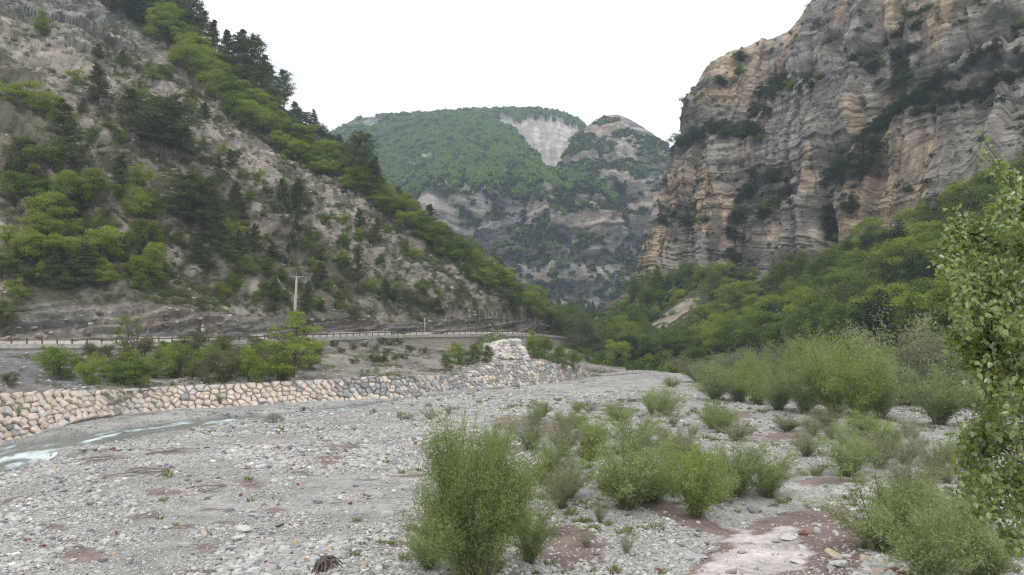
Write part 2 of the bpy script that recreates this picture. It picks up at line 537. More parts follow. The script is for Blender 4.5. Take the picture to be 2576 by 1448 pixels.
ll.new(ad_.outputs[0], rr_.inputs['Value']); ll.new(rr_.outputs['Result'], b_.inputs['Roughness'])
bu_ = _node(nn, 'ShaderNodeBump', Strength=0.7, Distance=0.12)
ll.new(no_.outputs['Fac'], bu_.inputs['Height']); ll.new(bu_.outputs['Normal'], b_.inputs['Normal'])
ll.new(b_.outputs['BSDF'], o_.inputs['Surface'])
me.materials.append(m)
add('river', me, kind='structure')

SURF = {}      # name -> (BVH, grid)
def surface(name, G, col, mat, key, smooth=True):
    n_, m_ = G.shape[:2]
    me = mesh_np(name, G.reshape(-1, 3), grid_faces(n_, m_), [mat], smooth=smooth)
    attr(me, 'Col', np.clip(col, 0.005, 0.9).reshape(-1, 3), 'COLOR')
    o = add(name, me, kind='structure')
    SURF[key] = (BVHTree.FromPolygons([Vector(v) for v in G.reshape(-1, 3).tolist()], grid_faces(n_, m_).tolist()), G)
    return o
def hit(U, V, keys):
    """Nearest ground point seen at a photo position, among the named slopes."""
    d = Vector(pos(U, V, 1.0).tolist()) - Vector((0, 0, CAM_H))
    best = None
    for k_ in keys:
        r = SURF[k_][0].ray_cast(Vector((0, 0, CAM_H)), d.normalized())
        if r[0] is not None and (best is None or r[3] < best[1]):
            best = (r[0], r[3])
    return best[0] if best else None

# ------------------------------------------------------------------ bank between the rock wall and the road
bu = [-420, -200, 0, 240, 470, 680, 920, 1030, 1150, 1240, 1292, 1362, 1432, 1495, 1575]
wtop = np.stack([np.interp(bu, _wu + [1575], np.append(WALL_T[:, i], on_plane(1575, 934, .2)[i])) for i in range(3)], 1)
wtop[:, 2] -= 0.25
btop = pos(bu, [886, 888, 890, 886, 877, 864, 858, 872, 884, 870, 868, 872, 880, 893, 912], [134.5, 136, 139.5, 144.5, 151, 168, 197, 208, 221, 230, 236, 248, 266, 276, 285])
bench = wtop * 0.80 + btop * 0.20
bench[:, 2] = wtop[:, 2] + (btop[:, 2] - wtop[:, 2]) * 0.17
below = wtop + np.array([0, -1.2, 0]); below[:, 2] = -2.5
inn = btop + np.array([-1.0, 9.0, 0.0]); inn[:, 2] = np.minimum(btop[:, 2] - 1.5, 6.0)
G = ruled([below, wtop, bench, btop, inn], [4, 26, 50, 4], 560)
U_, V_ = to_uv(G)
N = grid_normals(G)
disp = 1.1 * fbm(G[..., 0] / 8, G[..., 1] / 7, G[..., 2] / 4, 4) + 0.25 * fbm(G[..., 0] / 1.7, G[..., 1] / 1.7, G[..., 2] / 1.7, 2)
disp *= sstep(0, 10, np.arange(len(G)) - 3)[:, None] * sstep(84, 74, np.arange(len(G)))[:, None]
G[..., 2] += disp
heap = np.exp(-(((U_ - 1236) / 46) ** 4 + ((V_ - 872) / 20) ** 2))       # the grassy mound against the retaining wall
G[..., 2] += 3.3 * heap * (np.arange(len(G))[:, None] > 30)
nz = fbm(G[..., 0] / 6, G[..., 1] / 6, G[..., 2] / 6, 4)
col = mixc(lin3(.185, .165, .145), lin3(.30, .272, .245), sstep(-.3, .3, nz + .5 * fbm(G[..., 0] / 1.5, G[..., 1] / 1.5, G[..., 2] / 1.5, 3)))
col = mixc(col, lin3(.17, .175, .18), sstep(420, 150, U_) * sstep(990, 960, V_) * 0.9)
grass = sstep(0.10, 0.32, fbm(G[..., 0] / 4.5, G[..., 1] / 4.5, G[..., 2] / 3 + 7, 4) - 0.18 * sstep(940, 970, V_))
col = mixc(col, lin3(.08, .09, .04), grass * 0.8)
col = mixc(col, lin3(.085, .125, .035), sstep(.3, .55, heap))
surface('embankment', G, col, M_SCREE, 'bank')

# ------------------------------------------------------------------ left hillside
hb = np.stack([np.interp(np.linspace(0, 1, 13), np.linspace(0, 1, 140), ROAD_IN[:, i]) for i in range(3)], 1)
hbU, hbV = to_uv(hb)
_rid = np.array([(-420, -800, -900, 400), (-300, -700, -800, 400), (0, -150, -520, 390), (250, 120, -290, 370), (500, 330, -50, 330), (640, 450, 95, 300), (790, 570, 210, 285),
                 (1000, 760, 345, 270), (1200, 980, 500, 268), (1350, 1190, 655, 275), (1415, 1330, 755, 285), (1450, 1450, 833, 305)], float)
_o = np.argsort(hbU)
def rid_at(u):
    return np.stack([np.interp(u, _rid[:, 0], _rid[:, i]) for i in (1, 2, 3)], -1)
base_pts = curve(hb, 24)
bU, bV = to_uv(base_pts)
bU = np.maximum.accumulate(bU)
rr = rid_at(bU)
top_pts = pos(rr[:, 0], rr[:, 1], rr[:, 2])
cut_h = np.interp(bU, [-400, 0, 250, 500, 640, 790, 1000, 1100, 1250, 1400, 1450], [8, 8, 8.5, 7, 5.5, 4.5, 3.5, 3.2, 4.5, 4, 1.5])
away = np.stack([np.interp(np.linspace(0, 139, 24), np.arange(140), ROAD_N[:, i]) for i in range(3)], 1)
cut_pts = base_pts + away * (cut_h * 0.55)[:, None]; cut_pts[:, 2] += cut_h
foot = base_pts + np.array([0, 0, -4.0])
back1 = top_pts + np.array([30, 60, -45.0]); back2 = top_pts + np.array([60, 130, -140.0])
G = ruled([foot, base_pts, cut_pts, top_pts, back1, back2], [2, 22, 300, 14, 8], 620)
U_, V_ = to_uv(G)
N = grid_normals(G)
if N[100, 300, 2] < 0:
    N = -N
row = np.arange(len(G))[:, None]
live = sstep(2, 24, row) * (0.35 + 0.65 * sstep(20, 60, row))
X_, Y_, Z_ = G[..., 0], G[..., 1], G[..., 2]
# ribs and gullies run down the fall line, roughly parallel to the ridge
q = -0.58 * U_ + 0.81 * V_ + 18 * fbm(X_ / 30, Y_ / 30, Z_ / 30, 2)
pl = 0.81 * U_ + 0.58 * V_
rib = ridged(q / 95, pl / 900, 2, 2) * 4.2 + ridged(q / 33, pl / 420, 7, 2) * 2.0 + ridged(q / 13, pl / 200, 5, 2) * .8
rough = 2.2 * fbm(X_ / 10, Y_ / 10, Z_ / 10, 4) + 1.1 * ridged(X_ / 4, Y_ / 4, Z_ / 4, 3) + .5 * fbm(X_ / 1.3, Y_ / 1.3, Z_ / 1.3, 2)
crag = sstep(60, 160, U_ * 0.5 + 160 - V_) * sstep(260, 120, V_) * sstep(560, 300, U_ + V_ * .6)      # layered grey face, top left
hh_ = Z_ + 0.15 * X_ + 2.5 * fbm(X_ / 20, Y_ / 20, 0, 2)
led = step_noise(hh_ / 3.4, X_ / 13, 3) * 1.3 + step_noise(hh_ / 1.3, X_ / 6, 4) * 0.8
fade = sstep(322 + 14, 300, row) * 0.8 + 0.2
G = G + N * ((rib + rough + led * crag * 1.3) * live * fade)[..., None]
lay = sstep(24, 16, row) * (row > 1)       # the road cutting: thin tilted beds
zz = G[..., 2] - 0.16 * G[..., 0] + 0.7 * fbm(X_ / 14, Y_ / 14, 0, 3)
bed = step_noise(zz / 1.1, X_ / 9, 1) * 0.9 + step_noise(zz / 0.5, X_ / 4, 2) * 0.5 + 1.3 * fbm(X_ / 6, Y_ / 6, Z_ / 6, 4)
G = G + N * (bed * lay)[..., None]
nz = fbm(X_ / 14, Y_ / 14, Z_ / 14, 4)
nf = fbm(X_ / 3, Y_ / 3, Z_ / 3, 4)
nff = fbm(X_ / 1.1, Y_ / 1.1, Z_ / 1.1, 3) * 1.25
col = mixc(lin3(.165, .145, .122), lin3(.345, .31, .27), sstep(-.4, .4, nz + .6 * nf + .45 * nff))
col = mixc(col, lin3(.36, .312, .262), sstep(0.45, 0.9, ridged(q / 60, pl / 700, 11, 3)) * 0.7)                # fresh pale scree runs
col = mixc(col, mixc(lin3(.13, .132, .13), lin3(.25, .247, .242), sstep(-.6, .5, led * .5 + nff)), crag * 0.8)
soil = sstep(0.0, 0.35, fbm(X_ / 22, Y_ / 22, Z_ / 22 + 9, 4) + 0.35 * sstep(650, 200, U_ - (V_ - 500) * .4) * sstep(250, 480, V_) - 0.12)
col = mixc(col, lin3(.125, .11, .085), soil * 0.55)
bare = np.maximum(in_poly(U_, V_, [(210, 30), (330, 110), (600, 330), (760, 440), (980, 560), (1230, 770), (1100, 780), (860, 640), (720, 450), (560, 400), (430, 330), (300, 180)]),
                  in_poly(U_, V_, [(0, 40), (200, 60), (330, 230), (240, 300), (120, 250), (0, 160)])).astype(float)
col = mixc(col, mixc(lin3(.21, .188, .163), lin3(.375, .34, .30), sstep(-.4, .35, nf + .6 * nff)), bare * 0.7)
grs = sstep(-0.02, 0.25, fbm(X_ / 6, Y_ / 6, Z_ / 6 + 3, 5) + 0.1 - 0.28 * bare)
col = mixc(col, lin3(.062, .066, .035), grs * 0.62)
ridge_near = sstep(270, 312, row)
col = mixc(col, lin3(.07, .09, .035), ridge_near * 0.75)
dk = sstep(-.6, .7, .7 * step_noise(zz / 0.8, X_ / 14, 11) + .4 * step_noise(zz / .35, X_ / 6, 12) + .5 * nff)
ccol = mixc(lin3(.13, .127, .12), lin3(.37, .34, .29), dk)
ccol = mixc(ccol, lin3(.25, .195, .135), sstep(.2, .5, fbm(X_ / 9, Z_ / 4, 5, 3)) * .5)
ccol = mixc(ccol, lin3(.15, .153, .157), sstep(0.1, .4, fbm(X_ / 12, Z_ / 5, 15, 3)) * .7)
col = mixc(col, ccol, np.clip(lay * sstep(1500, 1000, U_), 0, 1) * 0.9)
surface('hillside', G, col, M_SCREE, 'hill')
G_HILL = G

# darker spur behind it
tp = pos([480, 560, 650, 740, 800, 845, 900, 1000, 1100, 1200, 1320, 1440], [80, 165, 225, 285, 318, 345, 395, 490, 585, 665, 745, 800], [430, 420, 410, 405, 400, 400, 400, 405, 410, 420, 430, 440])
bt = tp + np.array([25, -70, 0]); bt[:, 2] = np.minimum(tp[:, 2] - 60, 40)
bk = tp + np.array([20, 120, -90])
G = ruled([bt, tp, bk], [70, 14], 240)
X_, Y_, Z_ = G[..., 0], G[..., 1], G[..., 2]
G[..., 2] += 3.5 * fbm(X_ / 25, Y_ / 25, Z_ / 25, 5) * sstep(0, 10, np.arange(len(G)))[:, None]
col = mixc(lin3(.07, .075, .045), lin3(.18, .165, .14), sstep(.0, .4, fbm(X_ / 16, Y_ / 16, Z_ / 16, 4)))
surface('hill', G, col, M_SCREE, 'spur')

# ------------------------------------------------------------------ right bank: wooded slope under the cliff
fU = [1500, 1590, 1700, 1830, 1920, 2080, 2330, 2576, 2800, 3100]
ft = pos(fU, [790, 742, 690, 706, 722, 668, 585, 495, 420, 340], [420, 385, 352, 318, 300, 268, 225, 195, 175, 150])
fb = pos([1500, 1560, 1650, 1740, 1850, 2000, 2220, 2450, 2700, 3100], [930, 932, 933, 945, 960, 975, 990, 1010, 1035, 1080], [232, 228, 222, 196, 172, 150, 132, 116, 100, 82])
fb[:, 2] = -0.6
fm = fb * 0.62 + ft * 0.38; fm[:, 2] = fb[:, 2] + (ft[:, 2] - fb[:, 2]) * 0.27
fk = ft + np.array([10, 40, 6])
G = ruled([fb, fm, ft, fk], [50, 80, 6], 300)
U_, V_ = to_uv(G)
X_, Y_, Z_ = G[..., 0], G[..., 1], G[..., 2]
G[..., 2] += 2.2 * fbm(X_ / 22, Y_ / 22, 0, 4) * sstep(0, 8, np.arange(len(G)))[:, None]
col = mixc(lin3(.055, .065, .03), lin3(.12, .11, .07), sstep(-.2, .4, fbm(X_ / 8, Y_ / 8, 3, 4)))
slip = np.maximum(in_poly(U_ + 22 * fbm(X_ / 5, Y_ / 5, 7, 4), V_ + 16 * fbm(X_ / 4, Y_ / 4, 17, 4), [(1640, 822), (1680, 780), (1740, 748), (1768, 745), (1762, 768), (1710, 800), (1668, 830)]),
                  in_poly(U_, V_, [(1570, 880), (1600, 840), (1620, 838), (1600, 870), (1580, 895)])).astype(float)
col = mixc(col, mixc(lin3(.22, .19, .15), lin3(.37, .32, .265), sstep(-.4, .3, fbm(X_ / 2.5, Y_ / 2.5, 5, 4))), slip * .9)
surface('wooded_hillside', G, col, M_SCREE, 'wood')

# valley floor upstream
fb = pos([1330, 1420, 1500, 1600, 1680], [930, 930, 930, 930, 930], [292, 290, 290, 292, 295]); fb[:, 2] = -0.4
ft = pos([1330, 1420, 1500, 1570, 1640], [770, 778, 790, 785, 760], [640, 640, 640, 640, 640])
G = ruled([fb, ft], [50], 60)
G[..., 2] += 3 * fbm(G[..., 0] / 25, G[..., 1] / 25, 0, 4)
surface('valley_floor', G, np.broadcast_to(lin3(.05, .06, .035), G.shape).copy(), M_SCREE, 'valley')

# ------------------------------------------------------------------ the great cliff
cb = np.array([(1572, 772, 402), (1640, 716, 378), (1720, 690, 356), (1830, 716, 326), (1920, 735, 307), (2080, 685, 274), (2330, 600, 231), (2576, 510, 201), (2850, 420, 175), (3200, 330, 150)], float)
cm = np.array([(1652, 560, 408), (1700, 520, 392), (1770, 480, 372), (1860, 440, 348), (1960, 400, 330), (2120, 330, 300), (2380, 260, 258), (2620, 190, 232), (2900, 100, 205), (3250, 0, 180)], float)
ct = np.array([(1697, 378, 420), (1737, 275, 414), (1785, 165, 410), (1890, 112, 402), (1985, 72, 395), (2070, -40, 385), (2350, -330, 345), (2640, -520, 320), (2950, -700, 290), (3300, -820, 260)], float)
cb, cm, ct = [pos(*a.T) for a in (cb, cm, ct)]
ck1 = ct + np.array([40, 60, 6.0]); ck2 = ct + np.array([120, 220, 10.0])
cl = cb + np.array([0, 6, -25.0])
G = ruled([cl, cb, cm, ct, ck1, ck2], [5, 170, 170, 12, 8], 640)
# a flank that turns back from the left edge
side = [G[:, 0] + np.array([14.0 * k_, 34.0 * k_, -2 * k_]) for k_ in (4, 2.6, 1.5, 0.7, 0.25)]
G = np.concatenate([np.stack(side, 1), G], 1)
U_, V_ = to_uv(G)
N = grid_normals(G)
if N[150, 300, 1] > 0:
    N = -N
X_, Y_, Z_ = G[..., 0].copy(), G[..., 1].copy(), G[..., 2].copy()
S_ = X_ * 0.80 - Y_ * 0.60          # along the face
warp = fbm(S_ / 40, Z_ / 60, 1, 3)
butt = ridged(S_ / 46 + 0.4 * warp, Z_ / 200, 3, 2) * 8.0 + ridged(S_ / 17 + 0.4 * warp, Z_ / 160, 9, 3) * 2.8
tilt = 0.05 + 0.28 * sstep(1950, 2450, U_) * sstep(330, 520, V_)
H_ = Z_ - tilt * S_ + 2.0 * fbm(S_ / 80, Z_ / 110, 6, 2)
HW = H_ + 0.3 * fbm(S_ / 14, Z_ / 30, 3, 3)
bands = vnoise(H_ / 15, 1.7, S_ / 160) * 1.6 + step_noise(HW / 6.3, S_ / 120, 1) * .85 + step_noise(HW / 2.6, S_ / 70, 2) * .6 + step_noise(HW / 1.2, S_ / 45, 3) * .42
SW = S_ + 1.2 * fbm(S_ / 16, Z_ / 14, 7, 3)
bands = bands + step_noise(SW / 19 + .4, H_ / 55, 6) * 3.6
bands = bands + step_noise(SW / 9.5, H_ / 60, 4) * 2.2 + step_noise(SW / 3.9, H_ / 34, 5) * 1.1
blk = 0.6 * fbm(S_ / 6, Z_ / 9, Y_ / 30, 4) + 0.4 * fbm(S_ / 1.6, Z_ / 1.6, 3, 3)
CLIFF_LEDGES = [[(1690, 372), (1730, 345), (1790, 318), (1850, 328), (1915, 350)], [(1880, 345), (1935, 225), (2010, 215), (2060, 190)],
                [(2075, 470), (2130, 400), (2200, 335), (2260, 270), (2380, 200), (2480, 130), (2600, 60)], [(2180, 335), (2300, 260), (2420, 240), (2580, 190)],
                [(1840, 620), (1868, 520), (1900, 470), (1990, 445)], [(1830, 590), (1835, 650), (1845, 700)], [(1650, 545), (1720, 560), (1745, 540)],
                [(1900, 545), (1945, 505), (1990, 490)], [(2085, 520), (2080, 600), (2090, 560)], [(2130, 130), (2160, 160), (2250, 165)], [(2240, 90), (2265, 200), (2300, 60)], [(1790, 215), (1830, 195), (1870, 150)]]
ledge = np.zeros(U_.shape)
for L in CLIFF_LEDGES:
    d, _ = line_dist(U_ + 14 * warp, V_ + 10 * fbm(S_ / 9, Z_ / 9, 4, 2), L)
    ledge = np.maximum(ledge, sstep(34, 6, d))
row = np.arange(len(G))[:, None]
fade = sstep(0, 8, row) * (0.22 + 0.78 * sstep(350, 305, row))
colf = sstep(0, 14, np.arange(G.shape[1]))[None, :]
D = (butt * 0.85 + bands * 0.95 + blk * 1.1 - 3.0 * ledge) * fade * (0.3 + 0.7 * colf)
G = G + N * D[..., None]
st = sstep(-.8, .8, .75 * step_noise(HW / 1.9, S_ / 50, 8) + .5 * step_noise(HW / .8, S_ / 30, 9) + .35 * step_noise(SW / 3.9, H_ / 21, 5) + 0.7 * fbm(S_ / 3, Z_ / 3, 2, 4))
grey = mixc(lin3(.115, .108, .10), lin3(.335, .31, .28), st)
och = mixc(lin3(.25, .19, .135), lin3(.50, .40, .295), st)
om = fbm(S_ / 26, Z_ / 42, 12, 4) + 0.35 * ridged(S_ / 14, Z_ / 120, 5, 2) - 0.14
for (u, v, a, b, s_) in [(2330, 420, 130, 110, .55), (2200, 600, 150, 70, .35), (2050, 610, 80, 60, .3), (1690, 470, 22, 70, .5), (2110, 230, 60, 70, .25), (2400, 60, 120, 80, .3), (1930, 600, 60, 60, .2), (2000, 380, 50, 60, .2), (2520, 350, 90, 60, .5), (2250, 480, 60, 80, .3), (1800, 560, 50, 60, .25), (2150, 80, 50, 60, .3)]:
    om = om + s_ * np.exp(-(((U_ - u) / a) ** 2 + ((V_ - v) / b) ** 2))
om = om + 0.10 + 0.16 * sstep(250, 60, V_) * sstep(2000, 2200, U_)
om = om - 0.5 * np.exp(-(((U_ - 2470) / 60) ** 2 + ((V_ - 440) / 90) ** 2)) - 0.35 * sstep(1900, 1760, U_) * sstep(560, 300, V_)
col = mixc(grey, och, sstep(-.02, .42, om))
stn = sstep(0.15, 0.55, fbm(S_ / 3.2, Z_ / 45, 30, 4) + .35 * fbm(S_ / 30, Z_ / 30, 8, 2))     # dark water streaks
col = mixc(col, lin3(.062, .060, .060), stn * 0.6)
up = np.clip(grid_normals(G)[..., 2] * np.sign(N[150, 300, 1]) * -1, -1, 1)
veg = np.clip(sstep(.45, .8, np.abs(up)) * .5 + ledge * 0.85 + 0.7 * sstep(0.25, .5, fbm(S_ / 11, Z_ / 11, 14, 4)) * sstep(2000, 2250, U_) * sstep(330, 200, V_), 0, 1)
col = mixc(col, lin3(.055, .06, .035), veg * sstep(-.35, .15, fbm(S_ / 4, Z_ / 4, 22, 3)) * 0.85)
surface('cliff', G, col, M_ROCK, 'cliff', False)

# ------------------------------------------------------------------ far mountains at the head of the valley
mb = pos(*np.array([(640, 900, 700), (760, 880, 698), (850, 868, 694), (1000, 850, 690), (1150, 838, 690), (1300, 826, 694), (1450, 812, 704), (1545, 806, 716), (1592, 800, 745)], float).T)
ml = pos(*np.array([(640, 640, 800), (780, 660, 780), (900, 660, 768), (1050, 650, 758), (1180, 640, 752), (1320, 630, 748), (1440, 630, 750), (1530, 640, 760), (1575, 680, 795)], float).T)
ms = pos(*np.array([(640, 470, 960), (780, 480, 950), (880, 485, 930), (1000, 505, 870), (1130, 490, 815), (1280, 478, 790), (1420, 468, 780), (1510, 492, 785), (1552, 530, 830)], float).T)
mm = pos(*np.array([(640, 400, 1200), (780, 390, 1200), (880, 390, 1180), (1000, 400, 1120), (1120, 395, 1060), (1250, 385, 1010), (1350, 410, 960), (1450, 440, 930), (1545, 500, 950)], float).T)
mt = pos(*np.array([(640, 420, 1400), (760, 372, 1400), (848, 330, 1400), (890, 303, 1400), (965, 292, 1400), (1080, 286, 1400), (1240, 275, 1410), (1390, 281, 1410), (1470, 313, 1410)], float).T)
mk = mt + np.array([0, 400, -120])
G = ruled([mb, ml, ms, mm, mt, mk], [60, 75, 60, 70, 8], 420)
def far_rock(G, cliff_w, seed, green=0.0):
    U_, V_ = to_uv(G)
    N = grid_normals(G)
    if np.median(N[..., 1]) > 0:
        N = -N
    X_, Z_ = G[..., 0].copy(), G[..., 2].copy()
    Y_ = G[..., 1].copy()
    w = fbm(X_ / 90, Z_ / 90, seed, 3)
    b = ridged(X_ / 75 + w, Z_ / 330, seed + 2, 2) * 15 + ridged(X_ / 27 + w, Z_ / 110, seed + 5, 3) * 7
    H = Z_ + 0.04 * X_ + 6 * fbm(X_ / 160, Z_ / 160, seed + 1, 2)
    s = step_noise(H / 24, X_ / 400, 1) * 1.6 + step_noise(H / 10, X_ / 260, 2) * 2.0 + step_noise(X_ / 19 + w, H / 36, 4) * 5 + step_noise(X_ / 8 + w, H / 18, 6) * 2.5 + step_noise(H / 4.5, X_ / 160, 3) * 1.5
    r = 3.5 * fbm(X_ / 20, Z_ / 20, Y_ / 40, 5, .6)
    topf = 1 - .85 * sstep(len(G) - 34, len(G) - 12, np.arange(len(G)))[:, None]
    G = G + N * (((b + s) * cliff_w + r * (.5 + .5 * cliff_w)) * topf)[..., None]
    st = sstep(-.8, .8, .8 * step_noise(H / 7, X_ / 200, 8) + .5 * step_noise(H / 3.2, X_ / 120, 9) + .4 * step_noise(X_ / 7 + w, H / 20, 3) + .9 * fbm(X_ / 9, Z_ / 9, seed, 4, .65))
    col = mixc(lin3(.10, .095, .092), lin3(.36, .333, .30), st)
    om = sstep(.0, .5, fbm(X_ / 32, Z_ / 32, seed + 12, 5, .65) + .25 * ridged(X_ / 30, Z_ / 200, seed, 2) - .05) * (.45 + .55 * st)
    veg = sstep(-.10, .16, fbm(X_ / 22, Z_ / 13, seed + 20, 6, .68) + .28 * vnoise(H / 16, 5.5, X_ / 200) - 0.14 + green)
    return G, U_, V_, col, om, veg
cw = np.interp(np.arange(len(G)), [0, 10, 120, 150, 190, 260, 273], [.6, 1, 1, .6, .15, .3, .3])[:, None] * np.ones((1, 420))
G, U_, V_, col, om, veg = far_rock(G, cw, 40, -0.10)
om = om + .6 * np.exp(-(((U_ - 1490) / 45) ** 2 + ((V_ - 560) / 60) ** 2))
col = mixc(col, mixc(lin3(.20, .155, .115), lin3(.42, .33, .245), np.clip(col[..., 0] / .3, 0, 1)), np.clip(om, 0, 1) * .75)
row = np.arange(len(G))[:, None]
wood = sstep(118, 150, row + 10 * fbm(U_ / 40, V_ / 40, 3, 3)) * np.ones(U_.shape)
veg = np.clip(veg + .22 * sstep(585, 660, V_) * sstep(-.35, .1, fbm(U_ / 9, V_ / 7, 33, 4)), 0, 1)
rocky_top = sstep(.1, .3, fbm(U_ / 60, V_ / 22, 9, 4)) * sstep(330, 310, V_) * sstep(1000, 960, U_) + sstep(.05, .25, fbm(U_ / 26, V_ / 26, 5, 3)) * in_poly(U_, V_, [(1010, 430), (1070, 380), (1110, 390), (1060, 470), (1010, 480)])
SCAR = [(1218, 290), (1262, 284), (1310, 292), (1370, 288), (1420, 293), (1470, 316), (1452, 345), (1425, 395), (1405, 425), (1372, 424), (1345, 398), (1318, 362), (1285, 322), (1250, 305)]
scar = in_poly(U_ + 26 * fbm(U_ / 22, V_ / 22, 2, 5, .6), V_ + 16 * fbm(U_ / 22, V_ / 22, 6, 5, .6), SCAR).astype(float)
G[..., 2] -= 12 * scar * (row > 150)
G[..., 2] += scar * 3 * ridged(U_ / 16, V_ / 90, 3, 3)
veg = np.clip(np.maximum(veg * (1 - wood), wood * (1 - np.clip(rocky_top, 0, 1))), 0, 1) * (1 - scar)
gcol = mixc(lin3(.045, .056, .032), lin3(.085, .12, .045), wood)
col = mixc(col, gcol, veg * 0.9)
col = mixc(col, mixc(lin3(.33, .30, .275), lin3(.46, .425, .39), sstep(-.3, .3, fbm(U_ / 9, V_ / 30, 3, 3))), scar)
surface('mountain', G, col, M_FAR, 'far1')
FAR1 = (G, veg, wood, scar)

m2t = pos(*np.array([(1372, 470, 880), (1405, 415, 930), (1440, 362, 985), (1470, 325, 1030), (1503, 300, 1050), (1540, 291, 1060), (1575, 297, 1060), (1610, 316, 1050), (1650, 345, 1040), (1690, 378, 1030), (1760, 450, 1000), (1880, 560, 980)], float).T)
m2m = pos(*np.array([(1372, 560, 842), (1405, 520, 862), (1440, 480, 885), (1470, 450, 900), (1503, 440, 905), (1540, 435, 905), (1575, 440, 905), (1610, 450, 900), (1650, 470, 895), (1690, 490, 890), (1760, 540, 880), (1880, 640, 870)], float).T)
m2b = pos(*np.array([(1372, 820, 800), (1405, 815, 800), (1440, 810, 800), (1470, 805, 800), (1503, 800, 800), (1540, 800, 800), (1575, 798, 795), (1610, 796, 790), (1650, 795, 785), (1690, 795, 780), (1760, 795, 775), (1880, 800, 770)], float).T)
m2k = m2t + np.array([30, 300, -60])
G = ruled([m2b, m2m, m2t, m2k], [110, 95, 8], 300)
G, U_, V_, col, om, veg = far_rock(G, np.interp(np.arange(len(G)), [0, 90, 130, 190, 213], [1, 1, .55, .6, .3])[:, None] * np.ones((1, 300)), 70)
slot = np.exp(-((U_ - 1560) / 14) ** 2) * sstep(470, 520, V_)
G[..., 1] += 120 * slot
veg = np.clip(veg + slot, 0, 1)
om = om + .8 * np.exp(-(((U_ - 1510) / 40) ** 2 + ((V_ - 325) / 16) ** 2))
col = mixc(col, lin3(.42, .33, .235), np.clip(om, 0, 1) * .6)
veg = np.clip(veg + .55 * sstep(.0, .3, fbm(U_ / 40, V_ / 22, 8, 3)) * sstep(480, 440, V_) * sstep(330, 350, V_), 0, 1)
col = mixc(col, lin3(.055, .07, .04), veg * .9)
surface('mountain', G, col, M_FAR, 'far2')
FAR2 = (G, veg)
# ------------------------------------------------------------------ haze over the whole valley
hx, hy, hz0, hz1 = 1300, 2300, -6.0, 900.0
b = Bits(); b.box(0, hy / 2 - 150, (hz0 + hz1) / 2, hx * 2, hy + 300, hz1 - hz0)
m, nn, ll = new_mat('valley_air')
o_ = nn.new('ShaderNodeOutputMaterial')
v_ = nn.new('ShaderNodeVolumePrincipled')
v_.inputs['Color'].default_value = (0.66, 0.82, 1.0, 1)
v_.inputs['Density'].default_value = 0.00028
v_.inputs['Anisotropy'].default_value = 0.0
ll.new(v_.outputs[0], o_.inputs['Volume'])
haze = add('haze', b.mesh('haze', [m]), kind='stuff')

# ------------------------------------------------------------------ road, kerb, retaining wall
M_ASPH = plain_mat('asphalt', (.24, .235, .225), 0.9, 0.2, 1.5)
M_CONC = plain_mat('weathered_concrete', (.41, .385, .345), 0.9, 0.28, 0.9, 0.4)
M_EDGE = plain_mat('kerb_concrete', (.40, .385, .355), 0.9, 0.3, 1.2, 0.4)
M_MASON = plain_mat('retaining_masonry', (.40, .365, .315), 0.92, 0.3, 0.7, 0.5, objvar=0.12)
M_RAIL = plain_mat('brown_timber_rail', (.135, .08, .062), 0.75, 0.3, 4, 0.3, objvar=0.15)
def sweep(curve3, nrm, prof):
    """Extrude a profile [(out, up)...] along a 3D line; out is measured towards the river."""
    pr = np.array(prof, float)
    P = curve3[:, None, :] - nrm[:, None, :] * pr[None, :, :1] + np.array([0, 0, 1.0]) * pr[None, :, 1:2]
    n_, k_ = P.shape[:2]
    return P.reshape(-1, 3), grid_faces(n_, k_)
V, F = sweep(ROAD, ROAD_N, [(-0.25, 0), (-7.2, 0.05), (-7.6, -0.4)])
add('road', mesh_np('road', V, F, [M_ASPH]), kind='structure')
V, F = sweep(ROAD, ROAD_N, [(-0.25, -0.05), (-0.25, 0.13), (0.45, 0.12), (0.46, -0.62), (-0.1, -0.67), (-0.12, -0.7)])
add('road_kerb', mesh_np('road_kerb', V, F, [M_EDGE]), kind='structure')
V, F = sweep(ROAD, ROAD_N, [(-6.3, 0.06), (-6.7, 0.55), (-7.6, 0.95), (-8.6, 1.05)])
add('road_verge', mesh_np('road_verge', V, F, [plain_mat('pale_verge_grit', (.40, .375, .345), 0.95, 0.35, 0.9, 0.5)]), kind='structure')
i0, i1 = 84, 128       # the stretch where the wall stands clear of the bank
rw = thing('retaining_wall', 'pale stained retaining wall holding up the road above the boulders', 'wall', tuple(ROAD[i0]))
V, F = sweep(ROAD, ROAD_N, [(0.0, -0.5), (0.55, -5.2)])
V = V - ROAD[i0]
add('wall_face', mesh_np('wall_face', V, F, [M_CONC]), rw)
brng = np.random.default_rng(3)
blocks = []
row_h, course = 0.42, 0
arc = np.concatenate([[0], np.cumsum(np.linalg.norm(np.diff(ROAD[:, :2], axis=0), axis=1))])
def on_road(s, out, up):
    return np.array([np.interp(s, arc, ROAD[:, i]) for i in range(3)]) - np.array([np.interp(s, arc, ROAD_N[:, i]) for i in range(3)]) * out + np.array([0, 0, up])
stone_meshes = []
